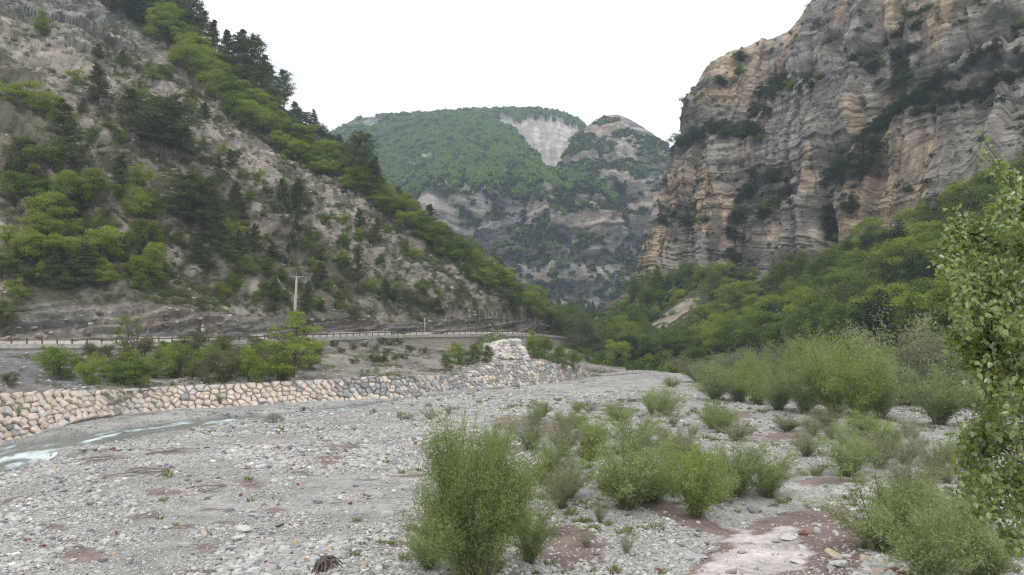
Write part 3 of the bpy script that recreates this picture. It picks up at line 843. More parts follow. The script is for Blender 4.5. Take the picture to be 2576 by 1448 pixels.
for k in range(6):
    w_, h_ = (1.05, 0.72, 1.3, 0.9, 1.15, 0.8)[k], 0.38
    bb = Bits()
    v = np.array([[-w_ / 2, 0, -h_ / 2], [w_ / 2, 0, -h_ / 2], [w_ / 2, 0, h_ / 2], [-w_ / 2, 0, h_ / 2],
                  [-w_ / 2 + .04, -.09, -h_ / 2 + .04], [w_ / 2 - .05, -.08, -h_ / 2 + .03], [w_ / 2 - .04, -.09, h_ / 2 - .04], [-w_ / 2 + .05, -.08, h_ / 2 - .03]])
    bb.addv(v, [[4, 5, 6, 7], [0, 1, 5, 4], [1, 2, 6, 5], [2, 3, 7, 6], [3, 0, 4, 7]])
    stone_meshes.append((bb.mesh('block', [M_MASON]), w_))
cnt = 0
s0, s1 = arc[82], arc[99]
for c_ in range(8):
    s = s0 + (c_ % 2) * 0.4
    while s < s1 and cnt < 240:
        me_, w_ = stone_meshes[brng.integers(6)]
        up = -0.75 - c_ * 0.43
        p = on_road(s + w_ / 2, 0.0 + 0.55 * (-up - .5) / 4.7 + 0.01, up)
        tdir = on_road(s + w_, 0, 0) - on_road(s, 0, 0)
        o = add('block', me_, rw)
        o.location = Vector((p - ROAD[i0]).tolist())
        o.rotation_euler = (0.11, 0, math.atan2(tdir[1], tdir[0]))
        s += w_ + 0.05
        cnt += 1
for k in range(5):      # drain pipes through the wall
    bb = Bits(); p = on_road(arc[103 + 5 * k], 0.5, -2.2) - ROAD[i0]
    bb.tube([p + [0, .3, 0], p + [0.05, -.25, -.03]], 0.09, 8)
    add('drain_pipe', bb.mesh('drain_pipe', [M_EDGE]), rw)

# guard rail: every post and every rail length
gr = thing('guard_rail', 'long brown timber guard rail along the edge of the valley road', 'guard rail', tuple(ROAD[0]))
bb = Bits(); bb.box(0, 0, .45, .17, .17, 1.0); bb.box(0, 0, 0.955, .19, .19, .03)
post_me = bb.mesh('post', [M_RAIL])
s = 1.0
ps = []
while s < arc[-1] - 1:
    p = on_road(s, 0.12, 0.05)
    o = add('post', post_me, gr); o.location = Vector((p - ROAD[0]).tolist())
    ps.append(s)
    s += 2.25
for a_ in range(0, len(ps) - 1, 2):
    e_ = min(a_ + 2, len(ps) - 1)
    bb = Bits()
    pts = [on_road(ps[i], 0.25, 0.80) - ROAD[0] for i in range(a_, e_ + 1)]
    for p0_, p1_ in zip(pts[:-1], pts[1:]):
        d_ = p1_ - p0_
        L_ = np.linalg.norm(d_)
        rz = math.atan2(d_[1], d_[0])
        R_ = np.array(Matrix.Rotation(rz, 3, 'Z') @ Matrix.Rotation(-math.asin(d_[2] / L_), 3, 'Y'))
        bb.box(*((p0_ + p1_) / 2), L_ - 0.01, .10, .20, rot=R_)
    add('rail', bb.mesh('rail', [M_RAIL]), gr)

# ------------------------------------------------------------------ boulder walls (riprap): each stone fitted to its neighbours
M_PINK = plain_mat('pink_limestone', (.55, .465, .415), 0.85, 0.25, 1.6, 0.5, objvar=0.16)
M_CREAM = plain_mat('cream_limestone', (.56, .485, .395), 0.85, 0.22, 1.6, 0.5, objvar=0.14)
M_GREY = plain_mat('grey_limestone', (.285, .275, .27), 0.85, 0.25, 1.6, 0.5, objvar=0.2)
M_PALE = plain_mat('pale_limestone', (.50, .475, .445), 0.85, 0.22, 1.6, 0.5, objvar=0.14)
M_GAP = plain_mat('grit_between_boulders', (.25, .235, .225), 0.95, 0.3, 4, 0.5)
def clip_cell(c, others):
    R = 1.6
    poly = [np.array([c[0] + R * math.cos(t), c[1] + R * math.sin(t)]) for t in np.linspace(0, 2 * math.pi, 11)[:-1]]
    for o in others:
        mid, nrm = (c + o) / 2, o - c
        res = []
        for i in range(len(poly)):
            p, q_ = poly[i], poly[(i + 1) % len(poly)]
            dp, dq = np.dot(p - mid, nrm), np.dot(q_ - mid, nrm)
            if dp <= 0:
                res.append(p)
            if dp * dq < 0:
                res.append(p + (q_ - p) * dp / (dp - dq))
        poly = res
        if len(poly) < 3:
            return None
    return np.array(poly)
def stone_from(poly, rng, depth):
    """Closed irregular boulder: buried back ring, full middle ring, tilted smaller front ring and a crown point."""
    c = poly.mean(0)
    ang = np.arctan2(poly[:, 1] - c[1], poly[:, 0] - c[0])
    poly = poly[np.argsort(ang)]
    keep = [0]
    for i in range(1, len(poly)):
        if np.linalg.norm(poly[i] - poly[keep[-1]]) > 0.16:
            keep.append(i)
    poly = poly[keep]
    if len(poly) < 4:
        return None
    n_ = len(poly)
    sh = 0.945 + 0.035 * rng.random()
    mid = c + (poly - c) * sh * (1 + rng.normal(0, .035, (n_, 1)))
    # cut the corners a little
    mid = mid * 0.88 + 0.06 * (np.roll(mid, 1, 0) + np.roll(mid, -1, 0))
    tl = rng.normal(0, .16, 2)
    fr = c + (mid - c) * (0.74 + rng.normal(0, .05, (n_, 1)))
    zf = depth * (1.0 + (fr - c) @ tl + rng.normal(0, .10, n_))
    V = np.concatenate([np.c_[c + (mid - c) * .85, np.full(n_, -0.35)], np.c_[mid, depth * (0.30 + rng.normal(0, .08, n_))], np.c_[fr, zf], [[*(c + rng.normal(0, .05, 2)), depth * 1.12]]])
    F = []
    for k in range(2):
        for i in range(n_):
            j = (i + 1) % n_
            F.append((k * n_ + i, k * n_ + j, (k + 1) * n_ + j, (k + 1) * n_ + i))
    T = [(2 * n_ + i, 2 * n_ + (i + 1) % n_, 3 * n_) for i in range(n_)]
    return V, F, T, c
def boulder_face(root, surf, L, Hs, spacing, pick, rng, limit, seen):
    """surf(s,t) -> point; s along, t up the slope (metres); stones fill [0,L] x [0,Hs(s)]."""
    P = []
    r = 0
    t = spacing * .45
    while t < 8:
        s = (r % 2) * spacing * .5
        while s < L:
            if t < Hs(s) - 0.1:
                P.append((s + rng.normal(0, .26) * spacing, t + rng.normal(0, .21) * spacing))
            s += spacing * (1.08 if r % 2 else 1.0)
        t += spacing * .78
        r += 1
    P = np.array(P)
    made = []
    for i, c in enumerate(P):
        d = np.hypot(*(P - c).T)
        near = P[(d < 3.0) & (d > 1e-6)]
        poly = clip_cell(c, near)
        if poly is None:
            continue
        poly[:, 1] = np.clip(poly[:, 1], -0.1, Hs(c[0]) - 0.05 + .2 * rng.random())
        st = stone_from(poly, rng, 0.16 + 0.20 * rng.random())
        if st is None:
            continue
        V, F, T, cc = st
        p0 = surf(cc[0], cc[1]); e = 0.3
        a_ = surf(cc[0] + e, cc[1]) - surf(cc[0] - e, cc[1]); b_ = surf(cc[0], cc[1] + e) - surf(cc[0], cc[1] - e)
        a_ /= np.linalg.norm(a_); n_ = np.cross(a_, b_); n_ /= np.linalg.norm(n_)
        if n_[1] - n_[0] > 0:
            n_ = -n_
        b_ = np.cross(n_, a_) * (1 if np.dot(np.cross(n_, a_), b_) > 0 else -1)
        W = (V[:, :1] - cc[0]) * a_ + (V[:, 1:2] - cc[1]) * b_ + V[:, 2:3] * n_
        flip = np.dot(np.cross(a_, b_), n_) < 0
        if flip:
            F = [f[::-1] for f in F]; T = [f[::-1] for f in T]
        U1, V1 = to_uv(p0)
        size = (poly[:, 0].max() - poly[:, 0].min()) / p0[1]
        vis = -80 < U1 < 2650
        made.append((size if vis else 0, W, F, T, p0, pick(cc[0], cc[1], U1, V1)))
    made.sort(key=lambda r: -r[0])
    base = np.array(root.location)
    rest = Bits()
    for k, (sz, W, F, T, p0, mt_) in enumerate(made):
        if k < limit and sz > 0:
            me_ = mesh_np('boulder', W, [F, T], [(M_PINK, M_CREAM, M_GREY, M_PALE)[mt_]])
            o = add('boulder', me_, root)
            o.location = Vector((p0 - base).tolist())
        else:
            rest.addv(W + p0 - base, F, mt_)
            rest.n -= len(W); rest.V.pop(); rest.V.append(W + p0 - base)
            rest.F3.append(np.asarray(T) + rest.n); rest.M3.append(np.full(len(T), mt_))
            rest.n += len(W)
    if rest.n:
        add('small_boulders', rest.mesh('small_boulders', [M_PINK, M_CREAM, M_GREY, M_PALE]), root, kind='stuff')
rng = np.random.default_rng(11)
wallB, wallT = curve(WALL_B, 300), curve(WALL_T, 300)
wallB[:, 2] -= 0.3
warc = np.concatenate([[0], np.cumsum(np.linalg.norm(np.diff(wallB[:, :2], axis=0), axis=1))])
def wsurf(s, t):
    b0 = np.array([np.interp(s, warc, wallB[:, i]) for i in range(3)])
    t0 = np.array([np.interp(s, warc, wallT[:, i]) for i in range(3)])
    return b0 + (t0 - b0) * (t / np.linalg.norm(t0 - b0))
wlen = np.linalg.norm(wallT - wallB, axis=1)
wH = lambda s: float(np.interp(s, warc, wlen))
s_first = float(np.interp(-360, to_uv(wallB)[0], warc))
def wpick(s, t, U1, V1):
    r = rng.random()
    if U1 < 840:
        return 0 if r < .60 else (1 if r < .78 else (3 if r < .97 else 2))
    if U1 < 1030:
        return (0 if r < .7 else 1) if t < 0.9 else (2 if r < .66 else (0 if r < .82 else 3))
    return 2 if r < .62 else (3 if r < .80 else (0 if r < .90 else 1))
rip = thing('boulder_wall', 'long sloping wall of fitted pink and grey boulders beside the stream', 'wall', tuple(wallB[60]))
V = np.stack([wallB + [0, 0.05, -.3], wallT + [0, .05, -.12], wallT + [0, 1.6, -.2]], 1) - wallB[60]
add('wall_bed', mesh_np('wall_bed', V.reshape(-1, 3), grid_faces(300, 3), [M_GAP]), rip)
boulder_face(rip, lambda s, t: wsurf(s + s_first, t), warc[-1] - s_first - 1, lambda s: wH(s + s_first), 0.97, wpick, rng, 300, None)
# upper heap leaning on the embankment
hbl, hbr = pos(1236, 909, 166.5), pos(1324, 906, 171.5)
htl, htr = pos(1229, 866, 174), pos(1300, 864, 177)
hL = np.linalg.norm(hbr - hbl)
def hsurf(s, t):
    f = s / hL
    b0 = hbl + (hbr - hbl) * f; t0 = htl + (htr - htl) * f
    return b0 + (t0 - b0) * (t / np.linalg.norm(t0 - b0)) + np.array([0, -1.1, .35]) * math.sin(math.pi * min(max(f, 0), 1))
hH = np.linalg.norm(htl - hbl)
hp = thing('boulder_heap', 'square heap of pale grey boulders under the grassy mound', 'boulders', tuple(hbl))
gs = np.array([[hsurf(s, t) + [0, .25, -.2] for t in np.linspace(-1, hH, 8)] for s in np.linspace(-.4, hL + .4, 12)])
add('wall_bed', mesh_np('wall_bed', (gs - hbl).reshape(-1, 3), grid_faces(12, 8), [M_GAP]), hp)
boulder_face(hp, hsurf, hL, lambda s: hH, 0.92, lambda s, t, a, b: 3 if rng.random() < .5 else (2 if rng.random() < .7 else 1), rng, 120, None)

# ------------------------------------------------------------------ power line, road sign, rockfall fence
M_POLE = plain_mat('pole_concrete', (.46, .44, .41), 0.85, 0.12, 2, 0.1)
M_STEEL = plain_mat('galvanised_steel', (.33, .36, .38), 0.5, 0.1, 3, 0.05, metal=0.4)
M_WIRE = plain_mat('aluminium_wire', (.30, .30, .31), 0.5, 0.05, 3, 0.0, metal=0.3)
M_GLASSY = plain_mat('insulator_glass', (.25, .35, .36), 0.2, 0.05, 3, 0.0)
pb = hit(741, 797, ['hill'])
pb = np.array(pb)
pt = pos(746.5, 697, pb[1])
pole = thing('power_pole', 'pale concrete power pole with a crossarm on the slope above the road', 'power pole', tuple(pb))
bb = Bits()
for z0_, z1_, w0_, w1_ in ((-1.0, pt[2] - pb[2], .62, .40),):
    dx_ = pt[0] - pb[0]
    v = [[sx * w0_ / 2, sy * w0_ / 2, z0_] for sx, sy in ((-1, -1), (1, -1), (1, 1), (-1, 1))] + [[dx_ + sx * w1_ / 2, sy * w1_ / 2, z1_] for sx, sy in ((-1, -1), (1, -1), (1, 1), (-1, 1))]
    bb.addv(v, [[0, 1, 5, 4], [1, 2, 6, 5], [2, 3, 7, 6], [3, 0, 4, 7], [4, 5, 6, 7]])
add('shaft', bb.mesh('shaft', [M_POLE]), pole)
top = pt - pb
bb = Bits(); bb.box(top[0], -.2, top[2] + .08, 3.0, .14, .16, rot=np.array(Matrix.Rotation(0.05, 3, 'Y')))
bb.box(top[0] - .5, -.2, top[2] - .22, 1.1, .06, .08, rot=np.array(Matrix.Rotation(-0.6, 3, 'Y')))
bb.box(top[0] + .5, -.2, top[2] - .22, 1.1, .06, .08, rot=np.array(Matrix.Rotation(0.6, 3, 'Y')))
add('crossarm', bb.mesh('crossarm', [M_STEEL]), pole)
for dx_ in (-1.4, 0.0, 1.4):
    bb = Bits()
    bb.tube([[top[0] + dx_, -.2, top[2] + .1 - dx_ * .05], [top[0] + dx_, -.2, top[2] + .75 - dx_ * .05]], 0.03, 6)
    for kk in range(3):
        z_ = top[2] + .3 + .16 * kk - dx_ * .05
        bb.tube([[top[0] + dx_, -.2, z_], [top[0] + dx_, -.2, z_ + .05], [top[0] + dx_, -.2, z_ + .1]], [.05, .13, .05], 8)
    add('insulator', bb.mesh('insulator', [M_GLASSY]), pole)
upper = [(648, 330), (668, 335), (693, 330)]
lines = [[(722, 690), (703, 600), (690, 500), (672, 380), (655, 225)], [(746, 690), (730, 590), (715, 480), (697, 360), (668, 225)], [(770, 692), (757, 640), (744, 560), (728, 440), (712, 330), (695, 235)]]
for k, (dx_, L) in enumerate(zip((-1.4, 0, 1.4), lines)):
    a_ = pb + np.array([top[0] + dx_, -.2, top[2] + .75 - dx_ * .05])
    z_ = pos(L[-1][0], L[-1][1] + 6, 262)
    t_ = np.linspace(0, 1, 30)[:, None]
    pts = a_ + (z_ - a_) * t_ + np.array([0, 0, -1]) * (4 * 2.2 * t_ * (1 - t_))
    bb = Bits(); bb.tube(pts - a_, 0.015, 4)
    w_ = thing('power_wire', ('power wire on the uphill end of the crossarm, running up the slope', 'middle power wire running from the pole up to the pines', 'power wire on the right end of the crossarm, running up the slope')[k].replace('uphill end', 'left end'), 'wire', tuple(a_), me=bb.mesh('power_wire', [M_WIRE]))
pb2 = np.array(hit(1068, 832, ['hill']) or pos(1068, 832, 222))
p2 = thing('marker_pole', 'short plain grey pole standing at the inner edge of the road', 'pole', tuple(pb2))
bb = Bits(); bb.tube([[0, 0, -.6], [0.05, 0, 3.4]], [.20, .15], 8)
add('shaft', bb.mesh('shaft', [M_POLE]), p2)
bb = Bits(); bb.tube([[0.05, 0, 3.4], [0.05, 0, 3.46]], [.19, .12], 8); add('cap', bb.mesh('cap', [M_STEEL]), p2)
bb = Bits(); bb.box(0.03, -.2, 2.3, .3, .05, .4); add('plate', bb.mesh('plate', [M_STEEL]), p2)

# triangular warning sign over a tilted round disc
M_SIGNW = plain_mat('sign_white', (.62, .62, .60), 0.5, 0.05, 2, 0.0)
M_SIGNB = plain_mat('sign_black', (.02, .02, .022), 0.5, 0.05, 2, 0.0)
M_SIGNO = plain_mat('sign_faded_orange', (.36, .15, .06), 0.6, 0.15, 5, 0.0)
M_SIGNR = plain_mat('sign_faded_red', (.28, .10, .09), 0.6, 0.1, 5, 0.0)
sc_ = float(np.argmin(np.abs(to_uv(ROAD)[0] - 568)))
sp = ROAD[int(sc_)] + ROAD_N[int(sc_)] * 6.9
sg = thing('road_sign', 'triangular warning sign above a tilted orange disc at the roadside', 'road sign', tuple(sp))
zt = (pos(566, 820, sp[1])[2] - sp[2]); zd = (pos(564.5, 830, sp[1])[2] - sp[2])
bb = Bits(); bb.tube([[0, 0.06, -.2], [0, 0.06, zt + 1.0]], .04, 8); add('sign_post', bb.mesh('sign_post', [M_STEEL]), sg)
def plate(poly, y, th, mat, name, par):
    p = np.array(poly, float); n_ = len(p)
    v = np.concatenate([np.c_[p[:, 0], np.full(n_, y), p[:, 1]], np.c_[p[:, 0], np.full(n_, y + th), p[:, 1]]])
    F = [[i, (i + 1) % n_, n_ + (i + 1) % n_, n_ + i] for i in range(n_)]
    T = [[0, i + 1, i] for i in range(1, n_ - 1)] + [[n_, n_ + i, n_ + i + 1] for i in range(1, n_ - 1)]
    return add(name, mesh_np(name, v, [F, T], [mat]), par)
tri = lambda s: [(-.44 * s, zt - .28 * s), (.44 * s, zt - .28 * s), (0, zt + .56 * s)]
tp_ = plate(tri(1.0), -.02, .03, M_SIGNR, 'warning_plate', sg)
plate([(-.33, zt - .20), (.33, zt - .20), (0, zt + .40)], -.032, .01, M_SIGNW, 'white_field', tp_)
plate([(-.08, zt - .18), (.20, zt - .18), (.05, zt + .26), (-.02, zt + .22)], -.043, .01, M_SIGNB, 'symbol', tp_)
cir = lambda r, z: [(r * math.cos(t), z + r * math.sin(t)) for t in np.linspace(0, 2 * math.pi, 21)[:-1]]
dp_ = plate(cir(.34, zd), -.02, .03, M_SIGNW, 'round_plate', sg)
plate([(-.20, zd - .22), (.05, zd - .28), (.23, zd + .19), (.02, zd + .27)], -.032, .01, M_SIGNO, 'orange_bar', dp_)

# concrete posts with netting above the rock cut
fn = thing('rockfall_fence', 'row of thin pale posts with wire netting on the slope above the road', 'fence', tuple(pos(1200, 830, 240)))
f0 = np.array(fn.location)
fu = [(1130, 822), (1155, 821), (1181, 820), (1197, 817), (1207, 813), (1222, 812), (1228, 815), (1239, 816), (1249, 816), (1268, 818), (1283, 822), (1301, 822), (1312, 823), (1321, 826), (1335, 826), (1347, 828), (1358, 830)]
tops, feet = [], []
bb = Bits(); bb.tube([[0, 0, -0.5], [0, 0, 2.1]], .075, 6)
pm = bb.mesh('post', [M_POLE])
for (u, v) in fu:
    p = hit(u, v - 7, ['hill'])
    if p is None:
        continue
    p = np.array(p)
    o = add('post', pm, fn); o.location = Vector((p - f0).tolist()); o.rotation_euler = (0.08, 0, 0)
    o.scale = (1, 1, 1.0 + .25 * (u > 1180))
    feet.append(p - f0); tops.append(p - f0 + [0, -.15, 2.0])
bb = Bits()
for i in range(len(tops) - 1):
    for f in (0.25, .6, .95):
        a_, b_ = feet[i] * (1 - f) + tops[i] * f, feet[i + 1] * (1 - f) + tops[i + 1] * f
        bb.tube([a_, (a_ + b_) / 2 - [0, 0, .05], b_], .014, 3)
add('wire_netting', bb.mesh('wire_netting', [M_WIRE]), fn, kind='stuff')
# ------------------------------------------------------------------ plants: how one of each kind is grown
def leaf_cards(P, N, A, L, W):
    """Pointed leaves: centres P, facing N, pointing along A."""
    N = N / (np.linalg.norm(N, axis=1, keepdims=True) + 1e-9)
    A = A - N * (A * N).sum(1, keepdims=True)
    A /= np.linalg.norm(A, axis=1, keepdims=True) + 1e-9
    B = np.cross(N, A)
    L = np.broadcast_to(L, (len(P),))[:, None] / 2
    W = np.broadcast_to(W, (len(P),))[:, None] / 2
    v = np.stack([P - A * L, P + B * W - A * L * .1, P + A * L, P - B * W - A * L * .1], 1).reshape(-1, 3)
    return v, np.arange(len(P) * 4).reshape(-1, 4)
def unit(v):
    return v / (np.linalg.norm(v, axis=-1, keepdims=True) + 1e-9)
def broadleaf(seed, h=8.0, r=3.0, n=4200, ls=0.30, low=0.22, clumps=38, stems=1, flat=0.78):
    """Trunk with limbs reaching into separate leaf clumps, gaps between."""
    g = np.random.default_rng(seed)
    tr = Bits()
    cc = []
    while len(cc) < clumps:
        d = unit(g.normal(size=3)); rr = g.random() ** 0.42
        p = np.array([d[0] * r * rr, d[1] * r * rr, h * (low + (1 - low) * (0.5 + 0.5 * d[2] * rr))])
        taper = 1.0 - 0.55 * max(0, (p[2] / h - .55) / .45) ** 1.5
        p[:2] *= taper
        cc.append(p + g.normal(0, .12 * r, 3))
    cc = np.array(cc)
    for s_ in range(stems):
        lean = g.normal(0, .08 * h, 2) * (1.0 if stems > 1 else .5)
        t_ = np.linspace(0, 1, 6)[:, None]
        pts = np.c_[lean * t_ ** 1.3 + g.normal(0, .03 * r, (6, 2)) * t_, t_ * h * .78]
        pts[0, 2] = -0.4
        tr.tube(pts, np.linspace(.026 * h, .006 * h, 6) / (1 if stems == 1 else 1.6), 6)
        for c in cc[s_::stems]:
            zb = np.clip(c[2] - .22 * h - g.random() * .1 * h, .12 * h, .7 * h)
            i = zb / (h * .78)
            b0 = np.array([np.interp(i, t_[:, 0], pts[:, k]) for k in range(3)])
            m_ = (b0 + c) / 2 + [0, 0, .03 * h]
            tr.tube([b0, m_, c], [.009 * h, .005 * h, .002 * h], 3)
    w = g.dirichlet(np.full(clumps, 6.0))
    cnt = (w * n).astype(int) + 1
    P = []
    for c, k in zip(cc, cnt):
        cr = r * (0.24 + .20 * g.random())
        d = unit(g.normal(size=(k, 3))); d[:, 2] = np.where(g.random(k) < .6, np.abs(d[:, 2]), d[:, 2])
        rr = g.random(k) ** 0.45
        q = d * rr[:, None] * cr * np.array([1, 1, flat])
        P.append(c + q)
    P = np.concatenate(P)
    k = len(P)
    N = unit(g.normal(size=(k, 3)) + np.array([0, 0, .9]))
    A = g.normal(size=(k, 3)); A[:, 2] -= .3
    sz = ls * (0.7 + .6 * g.random(k))
    v, f = leaf_cards(P, N, A, sz, sz * .62)
    return tr, (v, f)
def pine(seed, h=10.0, r=2.2, n=4200, ls=0.42, kind=0):
    """Straight trunk, tiers of drooping limbs with needle sprays at their ends."""
    g = np.random.default_rng(seed)
    tr = Bits()
    t_ = np.linspace(0, 1, 7)[:, None]
    pts = np.c_[g.normal(0, .012 * h, (7, 2)).cumsum(0) * t_, t_ * h]
    pts[0, 2] = -0.5
    tr.tube(pts, np.linspace(.020 * h, .003 * h, 7), 6)
    P, D = [], []
    low = (0.14, 0.34)[kind]
    tiers = int(13 + h * .4)
    per = n // (tiers * 6)
    for i in range(tiers):
        f = low + (1 - low) * (i / tiers) + g.normal(0, .008)
        if kind == 0:
            R = r * (1 - (max(0.0, f - low) / (1 - low)) ** 1.15) + .10 * r
        else:
            x = (f - low) / (1 - low)
            R = r * (0.55 + 1.25 * x - 1.55 * x * x) + .08 * r
        for b_ in range(6):
            if g.random() < .06:
                continue
            a = g.random() * 6.283
            L = R * (.62 + .55 * g.random())
            z0 = f * h + g.normal(0, .014 * h)
            b0 = np.array([np.interp(f, t_[:, 0], pts[:, 0]), np.interp(f, t_[:, 0], pts[:, 1]), z0])
            dr = np.array([math.cos(a), math.sin(a), 0])
            rise = (.05 + .25 * f) * L
            e = b0 + dr * L + [0, 0, rise]
            mid = (b0 + e) / 2 - [0, 0, .06 * L]
            tr.tube([b0, mid, e], [.0045 * h, .003 * h, .0015 * h], 3)
            u = 1 - g.random(per) ** 1.5 * .8
            q = b0 * ((1 - u) ** 2)[:, None] + mid * (2 * u * (1 - u))[:, None] + e * (u ** 2)[:, None]
            q = q + g.normal(0, 1, (per, 3)) * np.array([.20, .20, .13]) * (L * .55 + .25)
            P.append(q); D.append(np.repeat((dr + [0, 0, .35])[None], per, 0))
    P, D = np.concatenate(P), np.concatenate(D)
    k = len(P)
    A = D + g.normal(0, .55, (k, 3))
    N = unit(g.normal(size=(k, 3)) + np.array([0, 0, .5]))
    sz = ls * (.7 + .6 * g.random(k))
    v, f = leaf_cards(P, N, A, sz, sz * .34)
    return tr, (v, f)
def willow(seed, h=2.5, r=1.5, stems=26, n=5000, ll=0.16, lw=0.045, base=0.10, fuzz=1.0):
    """Whippy stems fanning out from one stool into a loose dome, fine twigs and narrow leaves down to the ground."""
    g = np.random.default_rng(seed)
    tr = Bits()
    P, A = [], []
    per = n // stems
    lob = g.normal(0, .12, 4)
    for s_ in range(stems):
        a = (s_ + g.random()) * 2.39996
        q = ((s_ + .5) / stems) ** .55                       # 0 upright .. 1 lying outward
        th = q * 1.22 + g.normal(0, .10)
        R_ = (1.0 + lob[0] * math.cos(a + 1) + lob[1] * math.sin(2 * a) + g.normal(0, .10))
        hd = np.array([math.cos(a), math.sin(a)])
        e = np.array([*(hd * r * math.sin(th) * R_), max(.12 * h, h * max(0.02, math.cos(th)) ** .62 * R_)])
        b0 = np.array([*(hd * base * r * g.random()), -.1])
        c_ = b0 * .45 + e * .55 + np.array([*(-hd * .18 * r * q), .16 * h * q])
        t_ = np.linspace(0, 1, 7)[:, None]
        pts = b0 * (1 - t_) ** 2 + c_ * 2 * t_ * (1 - t_) + e * t_ ** 2 + np.cumsum(g.normal(0, .012 * h, (7, 3)), 0) * t_
        tr.tube(pts, np.linspace(.0062 * h, .0011 * h, 7), 3)
        nt = 10
        pt = per // (nt + 3)
        tv = t_[:, 0]
        for k in range(nt):
            f = .16 + .84 * (k + g.random()) / nt
            p0 = np.array([np.interp(f, tv, pts[:, i]) for i in range(3)])
            ax = unit(pts[min(6, int(f * 6) + 1)] - pts[min(5, int(f * 6))])
            d = unit(ax * .8 + g.normal(0, .5, 3) + [0, 0, .25])
            L = h * (.12 + .13 * g.random()) * (1.2 - .45 * f)
            p1 = p0 + d * L
            if k % 2 == 0:
                tr.tube([p0, (p0 + p1) / 2 + g.normal(0, .03, 3) * L, p1], [.0016 * h, .0011 * h, .0006 * h], 3)
            u = g.random(pt) ** .8
            P.append(p0 + (p1 - p0) * u[:, None] + g.normal(0, .034 * h * fuzz, (pt, 3)))
            A.append(np.repeat(d[None], pt, 0))
        u = .12 + .83 * g.random(3 * pt)
        P.append(np.stack([np.interp(u, tv, pts[:, i]) for i in range(3)], 1) + g.normal(0, .030 * h * fuzz, (3 * pt, 3)))
        A.append(np.repeat(unit(pts[-1] - pts[-2])[None], 3 * pt, 0))
    P, A = np.concatenate(P), np.concatenate(A)
    k = len(P)
    P[:, 2] = np.abs(P[:, 2]) + .02
    A = A + g.normal(0, .5, (k, 3))
    N = unit(g.normal(size=(k, 3)) + np.array([0, 0, .6]))
    s = ll * (.7 + .6 * g.random(k))
    v, f = leaf_cards(P, N, A, s, s * lw / ll)
    return tr, (v, f)

M_BARK = plain_mat('bark', (.085, .072, .06), 0.95, 0.3, 6, 0.5)
M_BARKP = plain_mat('pale_bark', (.17, .155, .135), 0.95, 0.3, 6, 0.5)
M_TWIG = plain_mat('willow_stems', (.15, .115, .08), 0.9, 0.3, 6, 0.2)
L_BRIGHT = leaf_mat('spring_leaves', (.185, .245, .05), (.325, .385, .095), .42)
L_MID = leaf_mat('broad_leaves', (.112, .165, .045), (.205, .262, .078), .38)
L_DULL = leaf_mat('dull_leaves', (.115, .125, .065), (.185, .19, .10), .30)
L_DARK = leaf_mat('evergreen_leaves', (.036, .052, .030), (.070, .090, .050), .2)
L_PINE = leaf_mat('pine_needles', (.085, .11, .055), (.16, .18, .09), .30)
L_WILL = leaf_mat('willow_leaves', (.20, .258, .115), (.325, .388, .20), .42)
L_WILLY = leaf_mat('young_willow_leaves', (.195, .26, .075), (.325, .39, .14), .42)
L_WILLG = leaf_mat('grey_willow_leaves', (.20, .22, .14), (.31, .33, .225), .36)
L_GRASS = leaf_mat('grass_blades', (.15, .19, .07), (.25, .26, .13), .3)
L_POP = leaf_mat('poplar_leaves', (.075, .12, .022), (.235, .30, .062), .42, gloss=0.07, objmix=0.15)
L_YELL = leaf_mat('yellow_blossom', (.50, .38, .03), (.6, .5, .05), .3)

PROTO = {}
def grow(key, builder, leafmat, barkmat=None, **kw):
    tr, (v, f) = builder(**kw)
    tm = tr.mesh('trunk', [barkmat or M_BARK])
    cm = mesh_np('crown', v, f, [leafmat])
    q_ = v[::4]
    PROTO.setdefault(key, []).append((tm, cm, float(np.percentile(q_[:, 2], 99)), float(np.percentile(np.hypot(q_[:, 0], q_[:, 1]), 95))))
for i in range(4):
    grow('bright', broadleaf, L_BRIGHT, h=8, r=3.2, seed=100 + i, n=7000, ls=.235)
for i in range(4):
    grow('mid', broadleaf, L_MID, h=8, r=3.2, seed=120 + i, n=7000, ls=.235)
for i in range(2):
    grow('dull', broadleaf, L_DULL, h=8, r=3.2, seed=140 + i, n=5600, ls=.23)
for i in range(3):
    grow('dark', broadleaf, L_DARK, h=6, r=3.0, seed=150 + i, n=5200, ls=.235, low=.1)
for i in range(3):
    grow('bushbright', broadleaf, L_BRIGHT, h=3, r=2.0, seed=160 + i, n=5200, ls=.15, low=.02, clumps=26, stems=4)
for i in range(3):
    grow('bush', broadleaf, L_MID, h=3, r=2.0, seed=170 + i, n=5200, ls=.15, low=.02, clumps=26, stems=4)
for i in range(2):
    grow('bushdull', broadleaf, L_DULL, h=3, r=2.0, seed=180 + i, n=4600, ls=.14, low=.02, clumps=26, stems=5)
for i in range(4):
    grow('pine', pine, L_PINE, h=10, r=2.6, seed=200 + i, n=10500, ls=.30, kind=0)
for i in range(3):
    grow('roundpine', pine, L_PINE, h=10, r=3.0, seed=220 + i, n=10500, ls=.30, kind=1)
grow('sapling', broadleaf, L_MID, M_BARKP, h=8, r=1.6, seed=240, n=520, ls=.24, low=.35, clumps=16, stems=1)
grow('layered', broadleaf, L_MID, M_BARK, h=8, r=3.0, seed=246, n=4200, ls=.26, low=.25, clumps=24, flat=.32)
grow('layered', broadleaf, L_BRIGHT, M_BARK, h=8, r=4.0, seed=247, n=5200, ls=.26, low=.15, clumps=30, flat=.36, stems=3)
for i in range(3):
    grow('willow', willow, L_WILL, M_TWIG, h=2.5, r=1.5, seed=300 + i, n=9000, ll=.115, lw=.028, stems=38)
